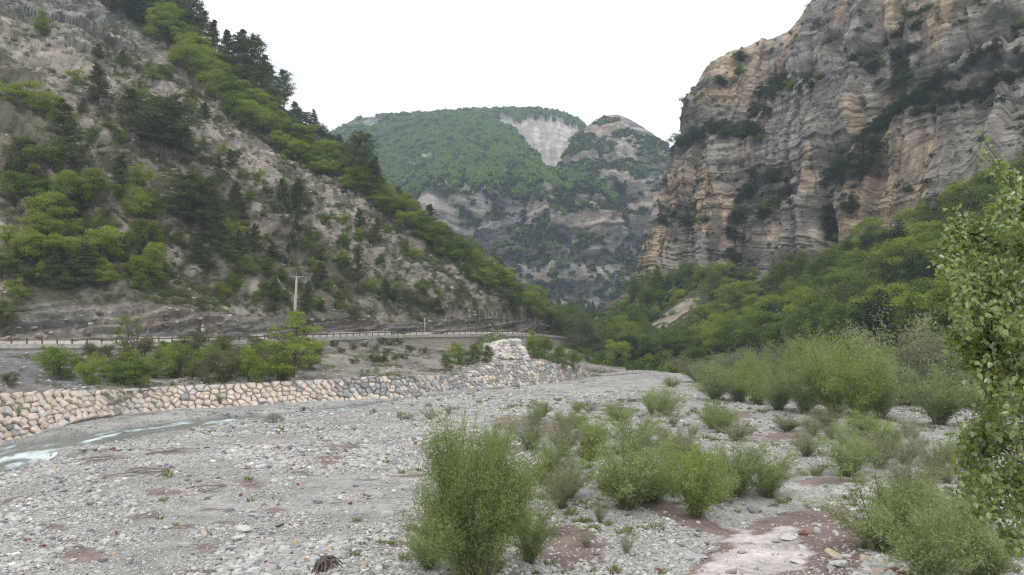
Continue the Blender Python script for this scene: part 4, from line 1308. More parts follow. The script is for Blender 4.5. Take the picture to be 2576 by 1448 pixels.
for i in range(3):
    grow('willowy', willow, L_WILLY, M_TWIG, h=2.5, r=1.35, seed=310 + i, n=9000, ll=.115, lw=.028, stems=38)
for i in range(2):
    grow('willowg', willow, L_WILLG, M_TWIG, h=2.5, r=1.6, seed=320 + i, n=9000, ll=.115, lw=.028, stems=38)
for i in range(3):
    grow('thicket', willow, L_WILL, M_TWIG, h=5.0, r=2.6, seed=330 + i, n=13000, stems=46, ll=.18, lw=.05)
for i in range(3):
    grow('thickety', willow, L_WILLY, M_TWIG, h=5.0, r=2.3, seed=340 + i, n=13000, stems=46, ll=.18, lw=.05)
for i in range(2):
    grow('thicketg', willow, L_WILLG, M_TWIG, h=5.0, r=2.9, seed=350 + i, n=14000, stems=48, ll=.18, lw=.05)
for i in range(2):
    grow('sparse', willow, L_WILLG, M_TWIG, h=1.6, r=1.1, seed=360 + i, n=2400, stems=26, ll=.09, lw=.022)

grow('yellowbush', broadleaf, L_YELL, h=3, r=1.6, seed=190, n=900, ls=.14, low=.1, clumps=14, stems=3)
prng = np.random.default_rng(77)
KIND = {'yellowbush': ('flowering_bush', 'bush'), 'bright': ('broadleaf_tree', 'tree'), 'mid': ('broadleaf_tree', 'tree'), 'dull': ('broadleaf_tree', 'tree'), 'dark': ('evergreen_tree', 'tree'),
        'bushbright': ('bush', 'bush'), 'bush': ('bush', 'bush'), 'bushdull': ('bush', 'bush'), 'pine': ('pine_tree', 'tree'), 'roundpine': ('pine_tree', 'tree'),
        'sapling': ('sapling', 'tree'), 'layered': ('broadleaf_tree', 'tree'), 'willow': ('willow_shrub', 'shrub'), 'willowy': ('willow_shrub', 'shrub'),
        'willowg': ('willow_shrub', 'shrub'), 'thicket': ('willow_bush', 'shrub'), 'thickety': ('willow_bush', 'shrub'), 'thicketg': ('willow_bush', 'shrub'), 'sparse': ('sparse_shrub', 'shrub')}
def plant(kind, p, h, w, label, group=None, var=None, name=None, crown='crown'):
    """A plant as its own thing: root Empty with trunk and crown; h, w in metres."""
    tm, cm, h0, r0 = PROTO[kind][int(prng.integers(len(PROTO[kind]))) if var is None else var]
    nm, cat = KIND[kind]
    t = thing(name or nm, label, cat, tuple(p), prng.random() * 6.283, group)
    t.scale = (w / (2 * r0), w / (2 * r0), h / h0)
    add('stems' if kind.startswith(('will', 'thick', 'sparse', 'bush')) else 'trunk', tm, t)
    add('foliage' if kind.startswith(('will', 'thick', 'sparse', 'bush')) else 'crown', cm, t)
    return t
def plant_px(kind, u, v, hpx, wpx, label, keys, group=None, var=None, sink=0.0, name=None):
    p = hit(u, v, keys) if keys else None
    if p is None:
        q = on_plane(u, v, 0.0)
        p = np.array([q[0], q[1], float(ground_z(q[0], q[1]))])
    p = np.array(p)
    k = p[1] / FOC
    if kind.startswith(('will', 'thick')):
        hpx, wpx = hpx * (1.12 if kind[0] == 'w' else 1.22), wpx * (1.32 if kind[0] == 'w' else 1.6)
    if kind.startswith(('will', 'thick')):
        sink = .05 * hpx * k
    return plant(kind, p - [0, 0, sink], hpx * k, wpx * k, label, group, var, name)

# stuff: many small pieces in one object, placed by geometry nodes
def scatter(name, P, S, R, protos, tint=None, label=None):
    """Points with size (n,3), rotation (n,3); each drawn as one of the given meshes."""
    n = len(P)
    me = bpy.data.meshes.new(name)
    me.vertices.add(n)
    me.vertices.foreach_set('co', np.asarray(P, np.float32).ravel())
    attr(me, 'size3', S, 'FLOAT_VECTOR'); attr(me, 'turn', R, 'FLOAT_VECTOR')
    attr(me, 'pick', np.random.default_rng(n).integers(0, len(protos), n), 'INT')
    if tint is not None:
        attr(me, 'tint', tint, 'COLOR')
    o = add(name, me, kind='stuff')
    ng = bpy.data.node_groups.new(name, 'GeometryNodeTree')
    ng.interface.new_socket('Geometry', in_out='INPUT', socket_type='NodeSocketGeometry')
    ng.interface.new_socket('Geometry', in_out='OUTPUT', socket_type='NodeSocketGeometry')
    N, L = ng.nodes, ng.links
    gi, go = N.new('NodeGroupInput'), N.new('NodeGroupOutput')
    jo = N.new('GeometryNodeJoinGeometry')
    def named(nm, t):
        a = N.new('GeometryNodeInputNamedAttribute'); a.data_type = t; a.inputs['Name'].default_value = nm
        return [s for s in a.outputs if s.enabled and s.name == 'Attribute'][0]
    for k, pm in enumerate(protos):
        po = bpy.data.objects.new(name + '_piece', pm)      # never linked to the scene: only a source shape
        oi = N.new('GeometryNodeObjectInfo'); oi.inputs['Object'].default_value = po
        oi.inputs['As Instance'].default_value = True
        cp = N.new('FunctionNodeCompare'); cp.data_type = 'INT'; cp.operation = 'EQUAL'
        ins = [s for s in cp.inputs if s.enabled]
        L.new(named('pick', 'INT'), ins[0]); ins[1].default_value = k
        ip = N.new('GeometryNodeInstanceOnPoints')
        L.new(gi.outputs[0], ip.inputs['Points'])
        L.new(cp.outputs[0], ip.inputs['Selection'])
        L.new(oi.outputs['Geometry'], ip.inputs['Instance'])
        L.new(named('turn', 'FLOAT_VECTOR'), ip.inputs['Rotation'])
        L.new(named('size3', 'FLOAT_VECTOR'), ip.inputs['Scale'])
        L.new(ip.outputs[0], jo.inputs[0])
    L.new(jo.outputs[0], go.inputs[0])
    md = o.modifiers.new('scatter', 'NODES')
    md.node_group = ng
    return o

def tree_piece(kind, i):
    tm, cm, h0, r0 = PROTO[kind][i]
    V0 = np.empty(len(tm.vertices) * 3, np.float32); tm.vertices.foreach_get('co', V0)
    return cm
def px_scatter(polys, n, rng, mind, keys, avoid=()):
    out = []
    x0 = min(p[0] for q in polys for p in q); x1 = max(p[0] for q in polys for p in q)
    y0 = min(p[1] for q in polys for p in q); y1 = max(p[1] for q in polys for p in q)
    tries = 0
    pts = np.zeros((0, 2))
    while len(out) < n and tries < n * 60:
        tries += 1
        u, v = x0 + (x1 - x0) * rng.random(), y0 + (y1 - y0) * rng.random()
        if not any(in_poly(np.array([u]), np.array([v]), q)[0] for q in polys) or any(in_poly(np.array([u]), np.array([v]), q)[0] for q in avoid):
            continue
        if len(pts) and (np.hypot(pts[:, 0] - u, pts[:, 1] - v) < mind).any():
            continue
        h_ = hit(u, v, keys)
        if h_ is None:
            continue
        out.append((u, v, np.array(h_)))
        pts = np.vstack([pts, [u, v]])
    return out
def ridge_where(u, v):
    return ('beside the upper grey scree' if u < 520 else 'just under the skyline pines' if u < 700 else 'below the wispy skyline pine' if u < 860 else
            'around the tall pair of pines' if u < 1000 else 'on the middle of the descending ridge' if u < 1200 else 'at the low end of the ridge above the rockfall fence')
def wood_where(u, v):
    return ('at the upstream end beside the gravel' if u < 1640 else 'around the bare landslip' if u < 1790 else 'beside the poplar leaves' if u > 2340 else 'directly under the tan cliff wall' if v < 715 and u > 2080 else
            'below the rock overhang' if u < 1960 and v < 800 else 'just behind the willow thicket' if v > 845 else 'in the middle of the wooded slope' if u < 2150 else 'high on the right part of the wooded slope')
def slope_where(u, v):
    return ('at the left edge of the slope' if u < 110 else 'below the big dark pine' if u < 260 else 'left of the dim pine group' if u < 400 else 'below the dim pine group' if u < 560 else 'beside the power wires' if u < 760 else
            'round the power pole' if v > 680 and u < 820 else 'on the left part of the scree fan' if u < 900 else 'on the lower scree fan')
LEDGE_WORDS = ['the left cliff shoulder', 'the step below the cliff skyline', 'the long ramp climbing to the upper right', 'the upper ramp at the right', 'the notch in the lower left of the cliff', 'the rock overhang', 'the low left ledge', 'the short ledge in mid cliff', 'the dark notch in mid cliff', 'the top centre ledge', 'the upper right cleft', 'the left skyline ledge']
# ------------------------------------------------------------------ trees of the left hillside, one by one
HB = ['hill', 'spur']
for (k, u, v, hp_, wp_, lab) in [
    ('pine', 155, 432, 190, 128, 'big dark pine on the left slope, widest crown beside the grey scree gully'),
    ('pine', 246, 265, 108, 74, 'slender pine with bare lower trunk below the layered grey crag'),
    ('roundpine', 405, 412, 175, 165, 'broad dull-green pine leaning over the middle scree, trunk showing below'),
    ('pine', 330, 330, 110, 80, 'dark pine standing just left of the broad dull-green pine'),
    ('pine', 245, 148, 40, 34, 'little pine high on the scree near the top of the crag'),
    ('pine', 515, 302, 46, 40, 'little dark pine alone on the open pale scree of the upper slope'),
    ('roundpine', 905, 474, 142, 82, 'tall dark pine on the ridge, rear one of the tall pair'),
    ('pine', 937, 503, 112, 66, 'tall pine with visible bare trunk on the ridge, front one of the tall pair'),
    ('pine', 1082, 562, 50, 46, 'dark round-topped pine poking out of the bright green ridge wood'),
    ('pine', 711, 535, 86, 50, 'thin dark pine beside the power wires, uphill of its twin'),
    ('pine', 748, 545, 98, 52, 'thin dark pine beside the power wires, nearer the scree fan'),
    ('pine', 905, 578, 58, 38, 'small pine at the head of the lower scree fan'),
    ('pine', 945, 612, 66, 42, 'small dark pine below the head of the lower scree fan'),
    ('pine', 901, 712, 84, 44, 'narrow grey-green pine in the middle of the lower scree fan'),
    ('pine', 972, 760, 60, 38, 'small narrow pine low on the right part of the scree fan'),
    ('pine', 805, 706, 48, 40, 'small pine on the scree right of the power pole top'),
    ('pine', 690, 788, 92, 48, 'dull green pine just left of the concrete power pole'),
    ('pine', 772, 790, 84, 46, 'dark green pine just right of the concrete power pole'),
    ('pine', 684, 672, 72, 46, 'dark pine on the slope above the power pole crossarm'),
    ('roundpine', 455, 585, 150, 95, 'dim grey-green pine in the group in the middle of the slope, left one'),
    ('roundpine', 505, 600, 160, 105, 'dim grey-green pine in the group in the middle of the slope, largest'),
    ('pine', 545, 600, 130, 80, 'dim grey-green pine in the group in the middle of the slope, right one'),
    ('pine', 590, 535, 80, 46, 'thin pine between the pine group and the power wires'),
    ('pine', 196, 722, 110, 118, 'squat very dark pine low on the left slope above the road cutting'),
    ('pine', 203, 552, 86, 76, 'dark pine among the bright trees on the left part of the slope'),
    ('pine', 300, 470, 90, 60, 'dark pine rising between bright bushes below the broad pine'),
    ('pine', 640, 640, 80, 50, 'grey-green pine half way between the pine group and the power pole'),
    ('roundpine', 60, 480, 140, 95, 'dark pine near the left end of the slope above the bright trees'),
]:
    plant_px(k, u, v, hp_, wp_, lab, HB, sink=.3)
ridge = [(452, 90, 120, 70), (480, 108, 120, 68), (505, 130, 116, 70), (534, 160, 112, 70), (556, 170, 116, 66), (575, 205, 130, 80), (602, 222, 150, 92), (632, 240, 152, 88), (655, 256, 124, 72), (676, 268, 108, 64),
         (714, 282, 108, 48), (430, 60, 100, 60), (400, 40, 100, 70), (690, 290, 70, 50), (740, 305, 52, 40), (792, 335, 62, 30), (770, 320, 40, 36), (615, 250, 90, 70), (645, 272, 80, 66), (560, 215, 80, 60)]
for i, (u, v, hp_, wp_) in enumerate(ridge):
    plant_px('roundpine' if i % 3 == 1 else 'pine', u, v, hp_, wp_, 'dark pine in the row standing against the white sky on the left ridge' if i not in (10, 15) else
             ('pointed dark pine standing apart at the right end of the skyline group' if i == 10 else 'thin wispy pine alone on the skyline dip before the far mountain'), ['spur', 'hill'], group='pines on the left skyline' if i not in (10, 15) else None, sink=.4)
for (k, u, v, hp_, wp_, lab) in [
    ('bright', 355, 578, 108, 100, 'bright green tree in the middle of the slope below the dim pines'),
    ('bright', 125, 592, 110, 128, 'spreading yellow-green tree on the left slope under the big dark pine'),
    ('bright', 270, 668, 100, 88, 'bright leafy tree on the slope left of the pale scree run'),
    ('bright', 388, 712, 104, 80, 'pointed bright green tree above the road cutting, left of the round bush'),
    ('bright', 90, 672, 96, 110, 'bright green tree near the left edge above the cutting'),
    ('bushbright', 555, 747, 40, 58, 'round yellow-green bush on the bare slope above the road sign'),
    ('bush', 588, 727, 42, 46, 'mid green bush tucked behind the round yellow-green bush'),
    ('bushbright', 60, 265, 62, 150, 'low bright green patch of bushes on the far left scree, upper one'),
    ('bushbright', 130, 300, 60, 120, 'low bright green patch of bushes on the far left scree, lower one'),
    ('bushbright', 192, 212, 40, 52, 'bright bush on the scree left of the slender pine'),
    ('bush', 110, 88, 58, 66, 'rounded mid green bush at the top left above the crag'),
    ('bushbright', 345, 462, 50, 80, 'bright bush under the trunk of the broad dull-green pine'),
    ('bush', 770, 628, 40, 56, 'green bush on the scree edge right of the power wires'),
    ('bush', 864, 620, 36, 36, 'dark green bush on the scree right of the power wires'),
    ('bush', 957, 668, 30, 34, 'small dark bush in the middle of the lower scree fan'),
    ('bushbright', 1040, 655, 34, 50, 'green bush at the right margin of the scree fan'),
    ('mid', 15, 832, 80, 86, 'dark leafy tree at the left edge of the picture beside the road'),
    ('layered', 462, 866, 140, 112, 'tall tree with layered crown and bare trunk in front of the guard rail'),
    ('sapling', 312, 912, 120, 62, 'thin pale sapling in front of the guard rail, left of a pair'),
    ('sapling', 340, 916, 118, 58, 'thin pale sapling in front of the guard rail, right of a pair'),
]:
    plant_px(k, u, v, hp_, wp_, lab, HB if v < 860 and k not in ('layered', 'sapling') else ['bank'], sink=.2, var=0 if k == 'layered' else None)
plant_px('layered', 738, 950, 168, 160, 'wide spreading bright tree below the road, its top before the power pole foot', ['bank'], var=1, sink=.3)
for (k, u, v, hp_, wp_, lab) in [
    ('bush', 150, 958, 88, 96, 'leafy green bush below the road near the left end of the embankment'),
    ('bushbright', 232, 968, 82, 74, 'light green bush behind the boulder wall, left of the saplings'),
    ('bush', 335, 967, 66, 104, 'dense dark green bush at the feet of the two saplings'),
    ('bush', 452, 952, 90, 112, 'dense green bush below the tall layered tree'),
    ('bushdull', 548, 962, 96, 100, 'brownish thin-leaved bush on the embankment below the road sign'),
    ('bushbright', 625, 960, 92, 84, 'bright green bush on the embankment left of the spreading tree'),
    ('bush', 700, 958, 72, 82, 'dark green bush under the spreading bright tree'),
    ('bushbright', 770, 905, 40, 52, 'green bush right under the road beside the spreading tree'),
    ('bushdull', 20, 972, 40, 50, 'yellowish bush at the far left end of the boulder wall top'),
    ('bushdull', 640, 880, 44, 60, 'brownish bush just under the guard rail left of the spreading tree'),
    ('bush', 560, 880, 40, 64, 'green bush just under the kerb right of the layered tree'),
    ('bush', 1122, 930, 42, 48, 'round green bush, front left of the group below the retaining wall'),
    ('yellowbush', 1128, 886, 20, 26, 'small yellow flowering bush under the retaining wall'),
    ('bushbright', 1152, 918, 58, 50, 'green bush behind the round one below the retaining wall'),
    ('bush', 1190, 915, 50, 58, 'green bush in the middle of the group below the retaining wall'),
    ('bush', 1224, 914, 46, 42, 'dark green bush touching the left side of the boulder heap'),
    ('bushbright', 1340, 898, 66, 58, 'bright green bush right of the boulder heap against the retaining wall'),
    ('bush', 1370, 905, 60, 60, 'green bush below the right end of the retaining wall'),
    ('bush', 1405, 922, 54, 62, 'dark green bush at the foot of the right end of the wall'),
    ('bush', 1440, 934, 54, 66, 'dark bush above the tip of the boulder wall'),
]:
    plant_px(k, u, v, hp_, wp_, lab, ['bank'], sink=.25)
BANKP = [[(85, 905), (300, 895), (480, 885), (640, 885), (790, 880), (800, 930), (700, 950), (500, 962), (250, 968), (150, 962)]]
brg = np.random.default_rng(15)
for (u, v, p) in px_scatter(BANKP, 48, brg, 19, ['bank']):
    k = ('bushdull', 'bush', 'bushbright')[int(brg.choice(3, p=[.5, .35, .15]))]
    hp_ = 36 + 26 * brg.random()
    wh = 'left of the saplings' if u < 290 else 'between the saplings and the layered tree' if u < 450 else 'below the road sign' if u < 620 else 'round the wide spreading tree'
    plant(k, p - [0, 0, .3], hp_ * p[1] / FOC, hp_ * 1.35 * p[1] / FOC, {'bushdull': 'straggly brownish', 'bush': 'small mid green', 'bushbright': 'small light green'}[k] + ' bank bush ' + wh, 'embankment bushes, ' + k + ' ' + wh)
for (u, v, p) in px_scatter([[(820, 870), (1010, 862), (1090, 900), (1000, 915), (850, 915)]], 16, brg, 18, ['bank']):
    plant('bushdull', p - [0, 0, .2], 20 * p[1] / FOC, 30 * p[1] / FOC, 'low dry bush on the eroded bank left of the retaining wall bushes', 'low dry bushes on the eroded bank')
for (k, u, v, hp_, wp_, lab, Y) in [
    ('dull', 1455, 940, 150, 96, 'olive brown tree at the end of the road wall, left of two', 262),
    ('dull', 1490, 938, 136, 96, 'olive green tree over the riverbed end, right of two', 268),
    ('mid', 1425, 925, 150, 80, 'green tree covering the end of the retaining wall', 285),
    ('mid', 1530, 938, 104, 84, 'green tree at the far end of the gravel bed', 276),
    ('bush', 1478, 940, 60, 70, 'dark bush at the tip of the boulder wall', 235),
    ('bush', 1515, 940, 56, 70, 'dark green bush where the riverbed meets the wood', 245),
    ('mid', 1395, 870, 100, 70, 'bright tree beyond the end of the guard rail', 310),
    ('mid', 1440, 850, 90, 70, 'blue-green tree in the shade beyond the road bend', 340),
]:
    p = pos(u, v, Y)
    plant(k, p, hp_ * Y / FOC, wp_ * Y / FOC, lab)

rng = np.random.default_rng(5)
BAND = [(370, -10), (470, 105), (560, 215), (660, 290), (770, 362), (870, 436), (980, 515), (1100, 598), (1200, 672), (1300, 742), (1385, 800), (1385, 835), (1290, 790), (1180, 705), (1080, 630), (960, 545), (860, 480), (740, 410), (640, 345), (560, 290), (470, 190), (380, 60)]
for (u, v, p) in px_scatter([BAND], 96, rng, 17, ['hill']):
    Y = p[1]
    hp_ = (60 + 26 * rng.random()) if u < 690 else (42 + 22 * rng.random())
    plant('bright' if rng.random() < .8 else 'mid', p - [0, 0, .5], hp_ * Y / FOC, hp_ * (1.0 + .25 * rng.random()) * Y / FOC, 'bright green ridge tree ' + ridge_where(u, v), 'bright trees ' + ridge_where(u, v))
UP = [(230, -20), (420, -20), (470, 80), (430, 130), (330, 60), (250, 30)]
for (u, v, p) in px_scatter([UP], 16, rng, 24, ['hill']):
    plant('dark' if rng.random() < .5 else 'mid', p, 62 * p[1] / FOC, 66 * p[1] / FOC, 'dark green tree in the shaded wood at the top left of the slope', 'dark trees at the top left')
LOW = [[(0, 420), (90, 430), (180, 480), (300, 490), (420, 520), (560, 560), (640, 640), (640, 700), (540, 700), (420, 740), (300, 740), (180, 745), (80, 760), (0, 770)]]
for i, (u, v, p) in enumerate(px_scatter(LOW, 66, rng, 27, ['hill'])):
    k = ('bright', 'bushbright', 'mid', 'bush', 'pine', 'bushdull')[int(rng.choice(6, p=[.20, .13, .23, .17, .17, .10]))]
    hp_ = {'bright': 84, 'mid': 76, 'pine': 84}.get(k, 48) * (.75 + .4 * rng.random())
    if u < 260: hp_ *= 1.15
    plant(k, p - [0, 0, .3], hp_ * p[1] / FOC, hp_ * (1.1 if k != 'pine' else .6) * p[1] / FOC,
          {'bright': 'yellow-green tree on the wooded lower part of the left slope', 'mid': 'mid green tree on the wooded lower part of the left slope', 'pine': 'small pine among the trees of the lower left slope',
           'bushbright': 'yellow-green bush on the lower part of the left slope', 'bush': 'mid green bush on the lower part of the left slope', 'bushdull': 'brownish bush on the lower part of the left slope'}[k].replace(' on the lower part of the left slope', '').replace(' among the trees of the lower left slope', '').replace(' on the wooded lower part of the left slope', '').replace(' of the lower left slope', '') + ' ' + slope_where(u, v), 'lower left slope, ' + k + ' ' + slope_where(u, v))
MIDS = [[(430, 330), (640, 400), (720, 520), (560, 640), (430, 480)], [(560, 420), (700, 440), (860, 560), (1000, 680), (1150, 770), (1150, 810), (900, 800), (640, 760), (560, 640)], [(300, 150), (450, 200), (560, 310), (480, 330), (330, 260)], [(180, 270), (330, 330), (300, 420), (180, 420)]]
for (u, v, p) in px_scatter(MIDS, 125, rng, 16, ['hill']):
    k = ('bush', 'bushdull', 'bushbright', 'pine')[int(rng.choice(4, p=[.36, .34, .16, .14]))]
    hp_ = (20 + 18 * rng.random()) * (1.5 if k == 'pine' else 1)
    plant(k, p - [0, 0, .2], hp_ * p[1] / FOC, hp_ * (1.35 if k != 'pine' else .7) * p[1] / FOC, {'pine': 'little pine rooted in the pale scree', 'bush': 'small dark green bush on the pale scree', 'bushdull': 'small dry brownish bush on the pale scree', 'bushbright': 'small fresh green bush on the pale scree'}[k] + ', ' + slope_where(u, v), 'bushes on the scree, ' + k + ' ' + slope_where(u, v))
# behind the near ridge
SP = [(740, 300), (850, 350), (900, 402), (1000, 495), (1100, 590), (1080, 600), (960, 500), (860, 425), (760, 350)]
for (u, v, p) in px_scatter([SP], 26, rng, 15, ['spur']):
    plant('pine' if rng.random() < .5 else 'dark', p - [0, 0, .5], 40 * p[1] / FOC, 32 * p[1] / FOC, 'dark tree on the shaded spur behind the bright ridge wood', 'dark trees on the spur behind the ridge')

# ------------------------------------------------------------------ the wood under the cliff
WOOD = [(1520, 850), (1560, 790), (1610, 738), (1650, 706), (1700, 692), (1760, 690), (1830, 704), (1920, 726), (2000, 705), (2080, 668), (2200, 632), (2330, 588), (2480, 535), (2600, 490), (2720, 455), (2720, 900), (2300, 905), (2000, 910), (1760, 925), (1545, 930)]
SLIPS = [[(1610, 835), (1680, 770), (1745, 735), (1790, 735), (1800, 800), (1760, 850), (1700, 885), (1625, 885)]]
wl_ = px_scatter([WOOD], 205, rng, 25, ['wood'], SLIPS)
wl_.sort(key=lambda r: r[1])
for (u, v, p) in wl_:
    q = rng.random()
    k = 'bright' if q < .46 else ('mid' if q < .86 else ('dull' if q < .93 else 'dark'))
    if v > 860 or u < 1700:
        k = 'mid' if q < .66 else ('dark' if q < .74 else 'bright')
    Y = p[1]
    h_ = (6.5 + 5.5 * rng.random()) * (1.15 if Y < 200 else 1)
    plant(k, p - [0, 0, .4], h_, h_ * (.80 + .25 * rng.random()), {'bright': 'light green', 'mid': 'mid green', 'dull': 'dull olive', 'dark': 'dark green'}[k] + ' tree ' + wood_where(u, v), 'wood under the cliff, ' + k + ' ' + wood_where(u, v))
for (u, v, hp_, wp_, lab) in [(2240, 742, 84, 58, 'dark conifer standing out of the wood under the tan cliff, right one'), (2030, 808, 66, 52, 'dark conifer in the middle of the wood under the cliff'), (1918, 850, 70, 40, 'narrow dark conifer low in the wood, left of the middle'), (1870, 790, 40, 40, 'dark conifer near the top of the wood by the rock overhang'), (1700, 880, 46, 40, 'dark conifer low in the wood below the bare landslip')]:
    plant_px('pine', u, v, hp_, wp_, lab, ['wood'])
# small conifers crowding the valley floor upstream
VF = [(1385, 760), (1560, 775), (1580, 800), (1540, 850), (1440, 840), (1395, 800)]
for (u, v, p) in px_scatter([[(1375, 775), (1600, 785), (1570, 850), (1400, 850)]], 44, rng, 9, ['valley']):
    plant('pine' if rng.random() < .8 else 'dark', p - [0, 0, .5], 34 * p[1] / FOC, 20 * p[1] / FOC, 'dark conifer in the distant wood on the valley floor', 'dark conifers upstream')
# dark shrubs rooted on the ledges of the cliff
for li_, L in enumerate(CLIFF_LEDGES):
    pts = np.array(L, float)
    seg = np.linalg.norm(np.diff(pts, axis=0), axis=1)
    nn_ = int(seg.sum() / 15)
    for i in range(nn_):
        s = (i + rng.random()) / nn_ * seg.sum()
        c_ = np.concatenate([[0], np.cumsum(seg)])
        u, v = np.interp(s, c_, pts[:, 0]) + rng.normal(0, 11), np.interp(s, c_, pts[:, 1]) + rng.normal(0, 9)
        p = hit(u, v + 6, ['cliff'])
        if p is None:
            continue
        p = np.array(p); sz = (18 + 24 * rng.random()) * p[1] / FOC
        plant('dark' if rng.random() < .85 else 'mid', p + [0, -.3, -.3 * sz], sz, sz * 1.25, 'dark evergreen shrub rooted on ' + LEDGE_WORDS[li_], 'shrubs on ' + LEDGE_WORDS[li_], name='cliff_shrub')['category'] = 'shrub'
for (u, v, hp_, wp_, lab) in [(2165, 460, 90, 110, 'largest dark evergreen clump in the notch of the cliff'), (2120, 470, 70, 90, 'dark evergreen clump left of the largest one in the cliff notch'), (2195, 400, 70, 80, 'dark evergreen clump above the largest one in the cliff notch'), (2140, 540, 60, 60, 'lowest dark evergreen clump below the cliff notch'),
                           (1870, 350, 50, 90, 'dark evergreen clump on the left cliff shoulder'), (1820, 340, 44, 70, 'dark evergreen clump at the end of the left cliff shoulder'), (1960, 225, 46, 60, 'dark evergreen clump high on the cliff below the skyline step')]:
    t = plant_px('dark', u, v, hp_, wp_, lab, ['cliff'], sink=.5, name='evergreen_clump')
    t['category'] = 'shrub'
